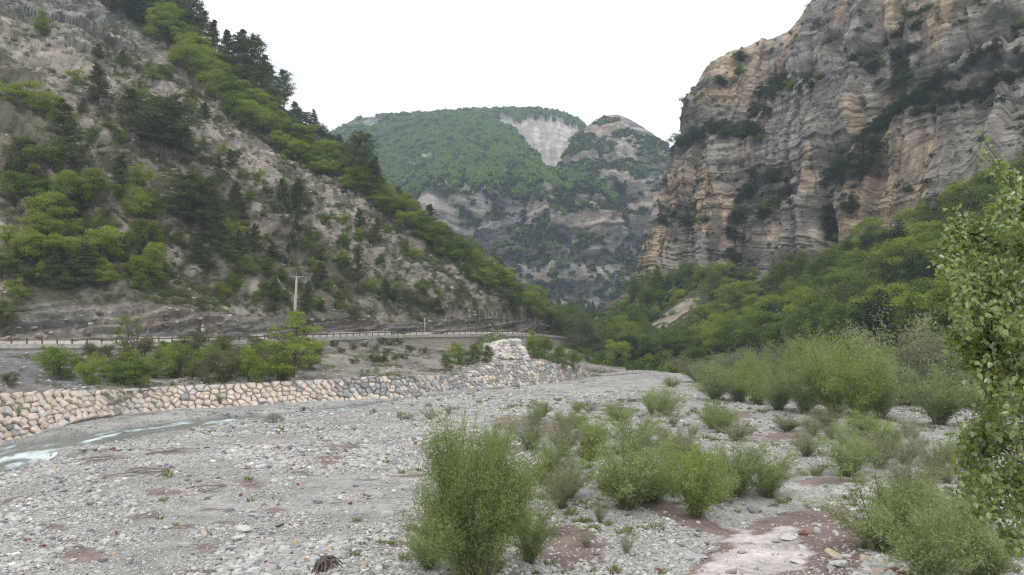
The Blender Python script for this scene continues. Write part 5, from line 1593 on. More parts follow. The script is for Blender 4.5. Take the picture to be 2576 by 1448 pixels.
# ------------------------------------------------------------------ willows on the gravel
for (k, u, v, hp_, wp_, lab) in [
    ('thicketg', 1757, 962, 54, 76, 'grey-green willow at the upstream end of the right bank thicket'),
    ('thicket', 1800, 1008, 78, 82, 'pale rounded willow at the left end of the right bank thicket'),
    ('thicket', 1858, 1012, 70, 66, 'pale willow second from the left end of the thicket'),
    ('thickety', 1907, 1020, 116, 66, 'bright yellow-green willow standing up in the thicket'),
    ('thicket', 1958, 1036, 94, 78, 'grey-green willow right of the bright yellow-green one'),
    ('thicket', 2024, 1044, 98, 80, 'middle willow of the right bank thicket'),
    ('thickety', 2098, 1048, 170, 112, 'tallest yellow-green willow of the right bank thicket'),
    ('thickety', 2165, 1056, 154, 104, 'second tall yellow-green willow, right of the tallest'),
    ('thicket', 2215, 1056, 118, 74, 'grey-green willow beside the dark grey dome-shaped one'),
    ('thicketg', 2284, 1024, 184, 188, 'large dark grey dome-shaped willow behind the thicket'),
    ('thicket', 2365, 1078, 124, 108, 'arching green willow at the right end of the thicket'),
    ('thicketg', 1935, 965, 84, 86, 'grey willow behind the bright yellow-green one'),
    ('thicket', 2018, 968, 100, 92, 'willow in the back row of the thicket, middle'),
    ('thickety', 2060, 985, 110, 80, 'yellowish willow in the back row of the thicket'),
    ('thicketg', 1850, 952, 60, 90, 'grey willow in the back row of the thicket, left'),
    ('thicketg', 2440, 1030, 150, 120, 'dark willow behind the poplar leaves at the right'),
    ('thicket', 2140, 1010, 150, 90, 'willow in the back row between the two tall ones'),
    ('thicket', 2500, 1090, 150, 120, 'willow half hidden by the poplar leaves'),
    ('willow', 1671, 1047, 66, 92, 'compact green willow alone on the gravel upstream'),
    ('willowy', 1638, 1040, 58, 34, 'bright upright poplar shoot beside the compact upstream willow'),
    ('willow', 1690, 975, 26, 40, 'small willow tuft far up on the gravel'),
    ('willowg', 1335, 1130, 78, 76, 'greyish willow at the left of the mid-bed group'),
    ('willowg', 1418, 1146, 92, 72, 'thin greyish willow next to the left one of the group'),
    ('willowy', 1490, 1142, 92, 88, 'light yellow-green willow in the middle of the bed'),
    ('willow', 1595, 1136, 92, 108, 'wide grey-green willow behind the big middle bush'),
    ('willow', 1373, 1220, 116, 104, 'grey-green willow right behind the large foreground willow'),
    ('bushbright', 1482, 1182, 50, 52, 'small vivid green bush in the middle of the willows'),
    ('willow', 1577, 1284, 168, 184, 'large spreading grey-green willow in the middle of the bed'),
    ('willow', 1640, 1262, 112, 110, 'grey-green willow joined to the right side of the large middle one'),
    ('sparse', 1509, 1316, 70, 72, 'sparse grey shrub on the gravel in front of the middle willow'),
    ('willowg', 1411, 1282, 80, 66, 'grey willow beside the foreground willow, upper right'),
    ('sparse', 1475, 1376, 48, 62, 'low green shrub on the silt in the foreground'),
    ('sparse', 1577, 1390, 64, 68, 'sparse pale shrub on the foreground gravel'),
    ('willowy', 1750, 1300, 172, 128, 'yellow-green willow with bare brown stems over the silt bank'),
    ('willowg', 1703, 1170, 84, 76, 'thin grey willow behind the yellow-green one'),
    ('willow', 1795, 1078, 66, 76, 'small pale willow on the gravel left of the thicket'),
    ('willow', 1852, 1245, 128, 128, 'wide bushy willow right of the brown-stemmed one, left part'),
    ('willow', 1930, 1238, 116, 116, 'wide bushy willow right of the brown-stemmed one, right part'),
    ('willowg', 2029, 1150, 64, 70, 'small grey willow beside the silt patch'),
    ('willow', 2135, 1202, 112, 112, 'round willow beside the cobble path'),
    ('sparse', 2051, 1201, 32, 48, 'low grassy tuft on the cobble path'),
    ('willow', 2173, 1108, 62, 78, 'willow in the second row below the thicket'),
    ('willowg', 2085, 1084, 52, 72, 'low grey willow at the foot of the thicket'),
    ('willowg', 2212, 1185, 86, 86, 'grey willow right of the round one'),
    ('willowg', 2362, 1212, 88, 92, 'grey willow at the right beside the poplar leaves'),
    ('willow', 2222, 1392, 194, 210, 'large foreground willow right of the dried silt'),
    ('willow', 2345, 1480, 190, 200, 'large willow in the lower right corner area'),
    ('willow', 2407, 1370, 116, 110, 'willow behind the lower right corner one'),
    ('willow', 2490, 1470, 170, 130, 'willow under the poplar in the lower right corner'),
    ('willowg', 2300, 1275, 110, 110, 'grey willow between the two large right foreground ones'),
    ('willowg', 1857, 1112, 50, 70, 'low grey willow above the wide bushy one'),
    ('willow', 1813, 1090, 60, 66, 'low pale willow in the middle distance'),
    ('willow', 1300, 1345, 80, 80, 'willow skirt at the right foot of the foreground willow'),
    ('willow', 1560, 1060, 44, 70, 'low willow beyond the mid-bed group'),
    ('sparse', 1130, 1040, 24, 46, 'low green tuft left of the willows, nearer one'),
    ('sparse', 1080, 1052, 30, 60, 'low green tuft left of the willows, wider one'),
    ('sparse', 1480, 1032, 26, 90, 'low green patch of shoots on the upstream gravel'),
    ('sparse', 1540, 1030, 26, 70, 'low green patch of shoots beside the upstream willow'),
    ('willow', 1250, 1145, 70, 70, 'thin willow just behind the top of the foreground willow'),
    ('sparse', 1030, 1055, 20, 40, 'leftmost low green tuft by the stream side gravel'),
    ('willowg', 272, 1043, 60, 74, 'dark willow standing at the foot of the boulder wall'),
    ('sparse', 2120, 1120, 50, 70, 'sparse shrub below the thicket'), ('sparse', 2280, 1105, 50, 70, 'sparse shrub at the right end below the thicket'),
    ('willow', 2450, 1180, 100, 110, 'willow behind the poplar, right side'),
    ('willowg', 1980, 1090, 40, 60, 'low grey shrub left of the silt patch'),
]:
    if k == 'bushbright':
        plant_px(k, u, v, hp_, wp_, lab, [])
    else:
        plant_px(k, u, v, hp_, wp_, lab, [])

srng = np.random.default_rng(91)
BUSHY = [[(1330, 1040), (1620, 1035), (1760, 1090), (1980, 1130), (1960, 1240), (1780, 1280), (1560, 1290), (1380, 1250), (1330, 1150)], [(2000, 1090), (2420, 1080), (2500, 1180), (2480, 1440), (2280, 1420), (2230, 1220), (2080, 1130)]]
done = []
while len(done) < 64:
    u, v = 1320 + 1200 * srng.random(), 1035 + 400 * srng.random()
    if not any(in_poly(np.array([u]), np.array([v]), q_)[0] for q_ in BUSHY) or any(math.hypot(u - a_, (v - b_) * 1.6) < 30 for a_, b_ in done):
        continue
    done.append((u, v))
    k = ('willow', 'willowg', 'willowy', 'sparse')[int(srng.choice(4, p=[.38, .26, .12, .24]))]
    sz = (30 + 30 * srng.random()) * np.interp(v, [1040, 1400], [.85, 1.6])
    wh = ('in the right foreground thicket' if v > 1220 else 'below the right bank thicket') if u > 1990 else ('at the far edge of the mid-bed group' if v < 1090 else 'between the larger mid-bed willows')
    plant_px(k, u, v, sz, sz * 1.1, {'willow': 'small grey-green willow', 'willowg': 'small greyish willow', 'willowy': 'small yellow-green willow', 'sparse': 'small sparse shrub'}[k] + ' ' + wh, [], group='small ' + k + ' shrubs ' + wh)

for (u, v, Y, hp_, wp_, lab) in [(553, 1016, 109, 24, 28, 'small dark tuft growing out of the middle of the boulder wall'), (46, 1048, 76, 40, 36, 'green tuft growing out of the left end of the boulder wall'), (672, 1006, 114, 20, 14, 'thin green tuft growing between wall boulders near the root clump')]:
    plant('sparse', pos(u, v, Y), hp_ * Y / FOC, wp_ * Y / FOC, lab)

# the large willow in the foreground, grown leaf by leaf
tr, (v_, f_) = willow(seed=900, h=5.2, r=2.45, stems=130, n=90000, ll=.125, lw=.028, base=.2)
p = on_plane(1195, 1478, 0)
fw = thing('willow_shrub', 'large dense willow in the foreground, lower middle, reaching out of the picture', 'shrub', (p[0], p[1], float(ground_z(p[0], p[1]))))
add('stems', tr.mesh('stems', [M_TWIG]), fw)
add('foliage', mesh_np('foliage', v_, f_, [leaf_mat('foreground_willow_leaves', (.16, .215, .085), (.285, .345, .15), .42, objmix=0.0)]), fw)
for (u, v, hp_, wp_, lab) in [(1165, 1330, 265, 84, 'bright yellow-green poplar shoots above the foreground willow, left'), (1240, 1300, 215, 60, 'bright yellow-green poplar shoots above the foreground willow, right')]:
    q = on_plane(u, v, 0)
    t = plant('willowy', q, hp_ * q[1] / FOC, wp_ * q[1] / FOC, lab, name='poplar_shoot')
    t['category'] = 'shrub'
for (u, v, hp_, wp_, lab) in [(1075, 1440, 120, 110, 'low willow at the left foot of the foreground willow'), (1330, 1420, 150, 110, 'low willow at the right foot of the foreground willow')]:
    plant_px('willow', u, v, hp_, wp_, lab, [])

# ------------------------------------------------------------------ loose stones of the riverbed
def rock_mesh(seed, flat, sub=2, rough=.22):
    g = np.random.default_rng(seed)
    import bmesh
    bm = bmesh.new()
    bmesh.ops.create_icosphere(bm, subdivisions=sub, radius=1.0)
    V = np.array([v.co[:] for v in bm.verts])
    F = np.array([[v.index for v in f.verts] for f in bm.faces])
    bm.free()
    n = fbm(V[:, 0] * 1.1 + seed * 3.1, V[:, 1] * 1.1, V[:, 2] * 1.1, 2) * rough * 2
    V = V * (1 + n)[:, None]
    for _ in range(3):      # a few broken faces
        d = unit(g.normal(size=3)); k = V @ d - (.62 + .2 * g.random())
        V = V - np.outer(np.maximum(k, 0), d)
    V *= np.array([1, .72 + .2 * g.random(), flat])
    return V, F
def stone_mat(name, tinted):
    m, n, l = new_mat(name)
    out = n.new('ShaderNodeOutputMaterial')
    b = _node(n, 'ShaderNodeBsdfPrincipled', Roughness=.85)
    b.inputs['Specular IOR Level'].default_value = .25
    a = n.new('ShaderNodeAttribute'); a.attribute_name = 'tint'; a.attribute_type = 'INSTANCER' if tinted else 'OBJECT'
    tc = n.new('ShaderNodeTexCoord')
    no = _node(n, 'ShaderNodeTexNoise', Scale=2.2, Detail=5.0, Roughness=.7)
    l.new(tc.outputs['Object'], no.inputs['Vector'])
    mr = n.new('ShaderNodeMapRange'); mr.inputs['From Min'].default_value = .3; mr.inputs['From Max'].default_value = .7
    mr.inputs['To Min'].default_value = .8; mr.inputs['To Max'].default_value = 1.2
    l.new(no.outputs['Fac'], mr.inputs['Value'])
    mu = n.new('ShaderNodeVectorMath'); mu.operation = 'SCALE'
    l.new(a.outputs['Color'], mu.inputs[0]); l.new(mr.outputs['Result'], mu.inputs['Scale'])
    l.new(mu.outputs['Vector'], b.inputs['Base Color'])
    l.new(b.outputs['BSDF'], out.inputs['Surface'])
    return m
M_COB = stone_mat('cobble', True)
cob = []
for i in range(6):
    V, F = rock_mesh(i, (.42, .5, .6, .38, .7, .5)[i], 1 if i % 2 else 2)
    cob.append(mesh_np('cobble', V, F, [M_COB], smooth=(i % 2 == 0)))
rng = np.random.default_rng(21)
def stone_tint(n, rng, x, y):
    g = np.array([.40, .393, .38]) * (0.68 + .52 * rng.random(n))[:, None]
    q = rng.random(n)
    g = np.where((q < .045)[:, None], np.array([.58, .57, .55]) * (.85 + .3 * rng.random(n))[:, None], g)
    g = np.where(((q > .07) & (q < .16))[:, None], np.array([.17, .175, .18]) * (.7 + .6 * rng.random(n))[:, None], g)
    g = np.where(((q > .20) & (q < .212))[:, None], np.array([.17, .065, .06]) * (.7 + .6 * rng.random(n))[:, None], g)
    g = np.where(((q > .245) & (q < .265))[:, None], np.array([.42, .32, .22]) * (.8 + .4 * rng.random(n))[:, None], g)
    return np.clip(g, .01, .8)
def bed_points(n, u0, u1, v0, v1, power=1.0):
    u = u0 + (u1 - u0) * rng.random(n); v = v0 + (v1 - v0) * rng.random(n) ** power
    P = on_plane(u, v, 0)
    return P[:, 0], P[:, 1], u, v
def keep_on_bed(x, y, u, v, inwater=.92):
    d, a = line_dist(x, y, STREAM)
    w = np.interp(a, np.arange(len(STREAM_W)), STREAM_W)
    red, pale = mud_mask(x, y)
    side = np.interp(y, WALL_B[::1, 1], WALL_B[:, 0])
    ok = (d / w > inwater) & (x > side + .3)
    ok &= (y < 200) | (u > 1480)
    ok &= ~((v < 980) & (u > 1700))
    pr = np.where(pale > .5, .05, np.where(red > .5, .10, 1.0))
    return ok & (rng.random(len(x)) < pr)
parts = []
for (n, v0, v1, smin, smax, al, pw) in [(88000, 1150, 1470, .04, .22, 2.4, .8), (54000, 985, 1180, .08, .28, 2.2, .8), (12000, 930, 1010, .14, .34, 2.1, 1.0)]:
    x, y, u, v = bed_points(n, -430, 2960, v0, v1, pw)
    k = keep_on_bed(x, y, u, v)
    x, y, u, v = x[k], y[k], u[k], v[k]
    q = rng.random(len(x))
    s = smin * (1 - q * (1 - (smin / smax) ** al)) ** (-1 / al)
    clus = (.7 + .8 * sstep(-.2, .5, fbm(x / 2.8, y / 2.8, 31, 3))) * (.62 + .75 * sstep(-.35, .35, fbm(x / 13, y / 17, 41, 3)))
    s = np.minimum(s * clus, smax * 1.2)
    parts.append(np.c_[x, y, s])
A = np.concatenate(parts)
x, y, s = A.T
z = ground_z(x, y) + s * .12
n = len(x)
S3 = np.c_[s, s * (.75 + .4 * rng.random(n)), s * (.75 + .5 * rng.random(n))]
R3 = np.c_[rng.normal(0, .22, n), rng.normal(0, .22, n), rng.random(n) * 6.283]
tint = stone_tint(n, rng, x, y)
dS, aS = line_dist(x, y, STREAM)
side = np.interp(y, STREAM[:, 1], STREAM[:, 0])
tint = np.where((x < side)[:, None], tint * .62 + np.array([.02, .025, .03]), tint)      # darker wet bar between stream and wall
scatter('gravel', np.c_[x, y, z], S3, R3, cob, tint)

# the larger stones, each on its own
M_BIG = stone_mat('river_stone', False)
big_me = []
for i in range(8):
    V, F = rock_mesh(50 + i, (.45, .55, .4, .6, .5, .38, .65, .5)[i], 2, .3)
    big_me.append(mesh_np('river_stone', V, F, [M_BIG], smooth=False))
def river_stone(u, v, wpx, tint, label, group=None, mi=None, rz=None, flat=1.0, elong=1.0):
    q = on_plane(u, v, 0)
    s = wpx / 2 * q[1] / FOC
    t = thing('river_stone', label, 'stone', (q[0], q[1], float(ground_z(q[0], q[1])) + s * .16 * flat), rng.random() * 6.28 if rz is None else rz, group, big_me[int(rng.integers(8)) if mi is None else mi])
    t.scale = (s * elong, s * .9, s * flat)
    t.rotation_euler = (rng.normal(0, .12), rng.normal(0, .12), t.rotation_euler[2])
    t['tint'] = [float(c) for c in tint]
    return t
def named_stones():
    G_, R_, T_, W_, D_ = (.30, .30, .295), (.17, .06, .055), (.45, .32, .20), (.50, .49, .47), (.15, .155, .16)
    for (u, v, w, tnt, lab, fl) in [
        (950, 1253, 62, (.33, .32, .305), 'long flat grey boulder left of the foreground willow', .6), (604, 1249, 22, R_, 'dark red stone alone in the open gravel of the left half', 1.0),
        (905, 1260, 20, G_, 'grey stone beside the long flat boulder', 1.), (860, 1262, 30, W_, 'pale block at the right end of the stone row', .9), (835, 1272, 28, G_, 'grey stone in the middle of the row of cobbles', .9),
        (800, 1270, 26, D_, 'dark grey stone at the left end of the stone row', .9), (880, 1275, 16, R_, 'small red stone at the right end of the stone row', 1.), (700, 1272, 16, R_, 'red stone right of the grey boulders in the open gravel', 1.),
        (640, 1300, 40, (.36, .36, .37), 'blue grey boulder with dark underside in the open gravel', .8), (602, 1286, 26, G_, 'rounded grey stone left of the blue grey boulder', 1.), (575, 1286, 30, D_, 'flat dark slab left of the rounded grey stone', .5),
        (615, 1338, 52, (.50, .48, .45), 'large pale boulder with grass growing at its side', .8), (512, 1342, 22, T_, 'orange tan stone on the left gravel', .8), (605, 1358, 36, W_, 'white elongated stone below the large pale boulder', .7),
        (670, 1345, 40, D_, 'flat dark grey slab right of the large pale boulder', .5), (700, 1325, 40, (.2, .2, .19), 'dark flat stone in the open gravel', .5), (930, 1345, 26, W_, 'white tilted stone near the foreground willow', .9),
        (730, 1375, 44, G_, 'grey rounded boulder in the lower gravel', .9), (752, 1395, 40, (.28, .28, .29), 'grey boulder in front of the rounded one', .9), (540, 1425, 40, G_, 'grey boulder near the bottom edge', .9),
        (720, 1428, 52, (.32, .32, .33), 'large rounded grey boulder at the bottom edge by the root clump', 1.), (693, 1430, 20, R_, 'red stone leaning on the large rounded grey boulder', 1.1), (640, 1440, 38, W_, 'pale boulder at the bottom edge', .9),
        (470, 1380, 48, (.37, .365, .36), 'pale grey boulder left of the red silt patch', .8), (820, 1395, 26, G_, 'grey stone right of the lower boulders', .9), (1100, 1370, 44, (.40, .39, .37), 'flat grey slab at the left foot of the foreground willow', .5),
        (500, 1215, 20, D_, 'small dark stone in the left gravel', .8), (160, 1240, 24, D_, 'flat dark stone far left in the gravel', .5), (60, 1408, 34, G_, 'grey boulder in the lower left corner area', .9), (105, 1385, 20, R_, 'red stone in the lower left gravel', .9),
        (1896, 1272, 44, (.21, .195, .175), 'dark grey brown slab propped on the cobbles above the silt channel', .7), (2098, 1258, 36, W_, 'white boulder at the end of the cobble path', .8), (2140, 1275, 34, W_, 'white boulder right of the first at the end of the cobble path', .8),
        (2052, 1268, 26, W_, 'pale rounded stone behind the silt channel', .8), (2245, 1250, 50, (.36, .35, .34), 'wide grey boulder behind the right foreground willow', .7), (2170, 1262, 46, W_, 'pale flat boulder beside the cobble path', .6),
        (1965, 1275, 34, (.30, .295, .28), 'grey stone right of the propped dark slab', .8), (1830, 1275, 26, G_, 'grey stone left of the propped dark slab', .8), (2105, 1405, 54, (.42, .36, .26), 'tan boulder on the red silt near the bottom', .6),
        (2178, 1415, 46, (.50, .41, .33), 'pinkish upright boulder below the right foreground willow', 1.1), (2115, 1425, 50, (.42, .42, .40), 'rounded grey white boulder at the bottom right of the silt', 1.), (2090, 1432, 34, (.30, .30, .30), 'grey boulder half behind the rounded grey white one', 1.),
        (1952, 1344, 30, G_, 'flat stone set in the dried silt', .5), (2020, 1362, 34, W_, 'white stone at the right rim of the dried silt', .6), (1985, 1340, 54, W_, 'flat white boulder at the upper rim of the dried silt', .5),
        (1865, 1372, 26, G_, 'stone lying in the middle of the dried silt', .6), (1740, 1380, 76, (.36, .36, .36), 'broad flat grey slab on the left rim of the dried silt', .35), (1932, 1390, 22, W_, 'white stone on the red silt right of the dried patch', .9),
        (2010, 1398, 44, W_, 'flat pale stone on the red silt', .4), (1660, 1420, 22, R_, 'red stone in the cobbles left of the dried silt', .9), (1690, 1355, 26, W_, 'white stone in the cobbles below the brown-stemmed willow', .9),
        (1600, 1105, 22, W_, 'white stone among the mid-bed willows', .8), (1225, 1110, 24, W_, 'pale stone behind the foreground willow', .8), (475, 1070, 28, W_, 'white boulder on the stream side gravel', .7),
        (330, 1200, 30, G_, 'grey boulder near the drifted branches', .8), (90, 1150, 34, (.33, .33, .30), 'grass-topped boulder at the near edge of the stream', .7), (210, 1138, 34, G_, 'grey boulder in the edge of the rapids', .8), (22, 1138, 26, D_, 'dark boulder breaking the rapids at the left', .7),
        (410, 1072, 18, R_, 'red stone on the near bank of the stream', .9), (120, 1090, 34, (.3, .3, .29), 'flat pale slab at the foot of the boulder wall', .6)]:
        river_stone(u, v, w, tnt, lab, flat=fl)
named_stones()
for i in range(130):
    for _ in range(30):
        u, v = -20 + 2500 * rng.random(), 1120 + 330 * rng.random()
        q = on_plane(u, v, 0)
        if keep_on_bed(np.array([q[0]]), np.array([q[1]]), np.array([u]), np.array([v]), 1.1)[0] and not (1020 < u < 1330 and v > 1150):
            break
    c_ = rng.random()
    tnt, wd = (((.17, .06, .055), 'dark red') if c_ < .05 else ((.15, .155, .16), 'dark grey') if c_ < .3 else ((.42, .34, .25), 'tan') if c_ < .34 else ((.5, .49, .47), 'whitish') if c_ < .55 else ((.33, .33, .325), 'grey'))
    river_stone(u, v, (12 + 14 * rng.random()) * (.6 + .5 * (v - 1100) / 340), np.array(tnt) * (.85 + .3 * rng.random()), wd + ' cobble lying loose on the riverbed gravel', wd + ' cobbles on the gravel', flat=.7 + .4 * rng.random())

# ------------------------------------------------------------------ driftwood and roots
M_WOOD = plain_mat('bleached_wood', (.25, .22, .19), 0.95, 0.3, 8, 0.4)
M_WOODD = plain_mat('dark_wet_wood', (.13, .108, .092), 0.95, 0.3, 8, 0.4)
def drift(name, u, v, label, cat, spec, mat):
    q = on_plane(u, v, 0)
    t = thing(name, label, cat, (q[0], q[1], float(ground_z(q[0], q[1]))))
    for part, n_, fn_ in spec:
        bb = Bits()
        for _ in range(n_):
            P_, r_ = fn_()
            bb.tube(P_, r_, 5)
        add(part, bb.mesh(part, [mat]), t)
    return t
g = np.random.default_rng(8)
def root_arc(R, H):
    a = g.random() * 6.28; d = np.array([math.cos(a), math.sin(a), 0]); t_ = np.linspace(0, 1, 6)[:, None]
    return d * R * t_ * (.5 + .6 * g.random()) + np.array([0, 0, 1]) * (H * (1 - t_ ** 2.2) * (.75 + .35 * g.random())) + np.cumsum(g.normal(0, .05, (6, 3)), 0) * t_, np.linspace(.045, .014, 6)
drift('root_clump', 690, 1062, 'pale bundle of washed-up roots on the gravel near the stream', 'driftwood', [('roots', 60, lambda: root_arc(1.35, .95)), ('stump', 1, lambda: (np.array([[0, 0, -.1], [.05, 0, .5], [.1, .05, .85]]), [.34, .24, .10]))], M_WOOD)
drift('root_clump', 820, 1442, 'tangled dark roots and dead twigs at the bottom edge of the gravel', 'driftwood', [('roots', 46, lambda: root_arc(.62, .5)), ('stump', 1, lambda: (np.array([[-.2, 0, .05], [.1, 0, .3], [.35, .05, .42]]), [.16, .14, .06]))], M_WOODD)
def stick(L, sp, zr):
    a = .35 + g.normal(0, .35); d = np.array([math.cos(a), math.sin(a) * 1.1, 0]); o_ = np.array([g.normal(0, sp), g.normal(0, sp * .6), .05 + zr * g.random()])
    t_ = np.linspace(-.5, .5, 5)[:, None]
    return o_ + d * t_ * L * (.5 + .7 * g.random()) + g.normal(0, .05, (5, 3)), np.linspace(.045, .012, 5)
for (u, v, L, lab) in [(440, 1138, 3.4, 'pile of grey drifted branches beside a pale stone on the left gravel'), (368, 1194, 3.0, 'low heap of drifted branches lower on the left gravel'), (262, 1148, 2.4, 'thin drifted branch with green shoots near the stream'), (862, 1022, 3.6, 'dark driftwood branch lying in the stream edge'), (530, 1240, 1.6, 'small dark stick heap in the open gravel'), (1390, 1345, 1.8, 'dead grey twigs at the right foot of the foreground willow'), (1600, 1010, 4.0, 'dark line of drifted twigs on the upstream gravel')]:
    drift('driftwood', u, v, lab, 'driftwood', [('branches', 7, lambda: stick(L, .5, .35)), ('twigs', 12, lambda: (lambda r: (r[0], r[1] * .4))(stick(L * .5, .7, .45)))], M_WOOD if v > 1100 else M_WOODD)

# ------------------------------------------------------------------ grass and tufts
def tuft_mesh(seed, n=46, h=.34, sp=.20, w=.022):
    g_ = np.random.default_rng(seed)
    a = g_.random(n) * 6.28; r_ = sp * np.sqrt(g_.random(n))
    b0 = np.c_[np.cos(a) * r_, np.sin(a) * r_, np.zeros(n)]
    d = unit(np.c_[np.cos(a) * .55, np.sin(a) * .55, np.ones(n)] + g_.normal(0, .3, (n, 3)))
    L = h * (.5 + .7 * g_.random(n))
    t = b0 + d * L[:, None]
    s_ = unit(np.cross(d, g_.normal(size=(n, 3)))) * w
    m_ = (b0 + t) / 2
    v = np.stack([b0, m_ + s_, t, m_ - s_], 1).reshape(-1, 3)
    return mesh_np('tuft', v, np.arange(n * 4).reshape(-1, 4), [L_GRASS])
tufts = [tuft_mesh(i) for i in range(4)]
x, y, u, v = bed_points(5200, -60, 2650, 1000, 1460, 1.0)
k = keep_on_bed(x, y, u, v, 1.3)
dens = sstep(.05, .5, fbm(x / 6, y / 6, 51, 3) + .42 * sstep(1000, 1350, u) + .05 * sstep(1200, 1020, v) - .30 * (u < 1000))
k &= rng.random(len(x)) < dens * .6 + .006
k &= mud_mask(x, y)[0] + mud_mask(x, y)[1] < .5
x, y = x[k], y[k]
sc = (.45 + .85 * rng.random(len(x)) ** 1.6) * np.interp(y, [30, 120], [.75, 1.6])
scatter('grass_tufts', np.c_[x, y, ground_z(x, y)], np.c_[sc, sc, sc], np.c_[0 * x, 0 * x, rng.random(len(x)) * 6.28], tufts)

# scrub on the scree, the embankment and the mound
def clump_mesh(mat, seed, n=150, ls=.12):
    g_ = np.random.default_rng(seed)
    d = unit(g_.normal(size=(n, 3))); d[:, 2] = np.abs(d[:, 2])
    P_ = d * (g_.random(n) ** .5)[:, None] * np.array([.5, .5, .55]) + g_.normal(0, .05, (n, 3))
    v, f = leaf_cards(P_, unit(g_.normal(size=(n, 3)) + [0, 0, .6]), g_.normal(size=(n, 3)) + [0, 0, .6], ls * (.7 + .6 * g_.random(n)), ls * .5)
    return mesh_np('clump', v, f, [mat])
scrub = [clump_mesh(L_DULL, 1), clump_mesh(L_DULL, 2), clump_mesh(L_PINE, 3), clump_mesh(L_MID, 4), clump_mesh(L_PINE, 5)]
def slope_scatter(name, G, n, prob, smin, smax, protos, seed, rows=None, tint=None):
    g_ = np.random.default_rng(seed)
    r0, r1 = rows or (0, len(G) - 1)
    i = g_.integers(r0, r1, n); j = g_.integers(0, G.shape[1] - 1, n)
    fi, fj = g_.random(n)[:, None], g_.random(n)[:, None]
    P_ = G[i, j] * (1 - fi) * (1 - fj) + G[i + 1, j] * fi * (1 - fj) + G[i, j + 1] * (1 - fi) * fj + G[i + 1, j + 1] * fi * fj
    U1, V1 = to_uv(P_)
    k_ = g_.random(n) < prob(P_, U1, V1)
    k_ &= (U1 > -150) & (U1 < 2750) & (V1 > -150)
    P_ = P_[k_]
    s_ = smin + (smax - smin) * g_.random(len(P_)) ** 2.2
    return scatter(name, P_, np.c_[s_, s_, s_ * (.7 + .5 * g_.random(len(P_)))], np.c_[0 * s_, 0 * s_, g_.random(len(P_)) * 6.28], protos, None if tint is None else np.array(tint) * (.5 + .9 * g_.random(len(P_)))[:, None])
ph = lambda P_, U1, V1: np.clip(.04 + .9 * sstep(-.05, .4, fbm(P_[:, 0] / 9, P_[:, 1] / 9, P_[:, 2] / 9, 4)), 0, 1)
ph2 = lambda P_, U1, V1: np.clip(.12 + .9 * sstep(-.15, .3, fbm(P_[:, 0] / 6, P_[:, 1] / 6, P_[:, 2] / 6, 4) + .28 * sstep(720, 250, U1 - (V1 - 500) * .5) * sstep(230, 430, V1)), 0, 1)
slope_scatter('scrub', G_HILL, 76000, ph2, .32, 2.3, scrub, 61, (22, 322))
slope_scatter('scree_stones', G_HILL, 24000, lambda P_, U1, V1: sstep(-.2, .3, fbm(P_[:, 0] / 7, P_[:, 1] / 7, P_[:, 2] / 7 + 8, 3)), .12, .75, cob, 68, (3, 322), (.30, .27, .24))
slope_scatter('bank_stones', SURF['bank'][1], 9000, lambda P_, U1, V1: .8 + 0 * U1, .08, .34, cob, 69, (4, 80), (.34, .32, .30))
slope_scatter('embankment_scrub', SURF['bank'][1], 4200, lambda P_, U1, V1: .9 * sstep(.0, .3, fbm(P_[:, 0] / 4.5, P_[:, 1] / 4.5, P_[:, 2] / 3 + 7, 4)) + .6 * np.exp(-(((U1 - 1236) / 46) ** 2 + ((V1 - 858) / 18) ** 2)), .4, 1.3, [scrub[0], scrub[3], tufts[0], scrub[1]], 62, (6, 80))
wood_under = [clump_mesh(L_MID, 7, 220, .16), clump_mesh(L_BRIGHT, 8, 220, .16), clump_mesh(L_DARK, 9, 200, .16)]
slope_scatter('undergrowth', SURF['wood'][1], 5200, lambda P_, U1, V1: np.where(in_poly(U1, V1, SLIPS[0]), .02, .85), 2.0, 5.0, wood_under, 63, (4, 128))
slope_scatter('spur_undergrowth', SURF['spur'][1], 2600, lambda P_, U1, V1: .6 + 0 * U1, 1.2, 4.5, [wood_under[2], scrub[2], wood_under[0]], 64, (20, 76))
slope_scatter('valley_undergrowth', SURF['valley'][1], 1600, lambda P_, U1, V1: .9 + 0 * U1, 3, 8, [wood_under[2], scrub[2], wood_under[0]], 65)
slope_scatter('ledge_scrub', SURF['cliff'][1], 26000, lambda P_, U1, V1: .05 * (V1 < 700) + .55 * sstep(.28, .55, fbm((P_[:, 0] * .8 - P_[:, 1] * .6) / 11, P_[:, 2] / 11, 14, 4)) * sstep(1990, 2300, U1) * sstep(340, 200, V1) + .10 * sstep(.25, .5, fbm((P_[:, 0] * .8 - P_[:, 1] * .6) / 14, P_[:, 2] / 6, 44, 3)), 1.2, 4.2, [clump_mesh(L_DARK, 11, 160, .16), clump_mesh(L_DARK, 12, 160, .16), scrub[2]], 66, (6, 350))
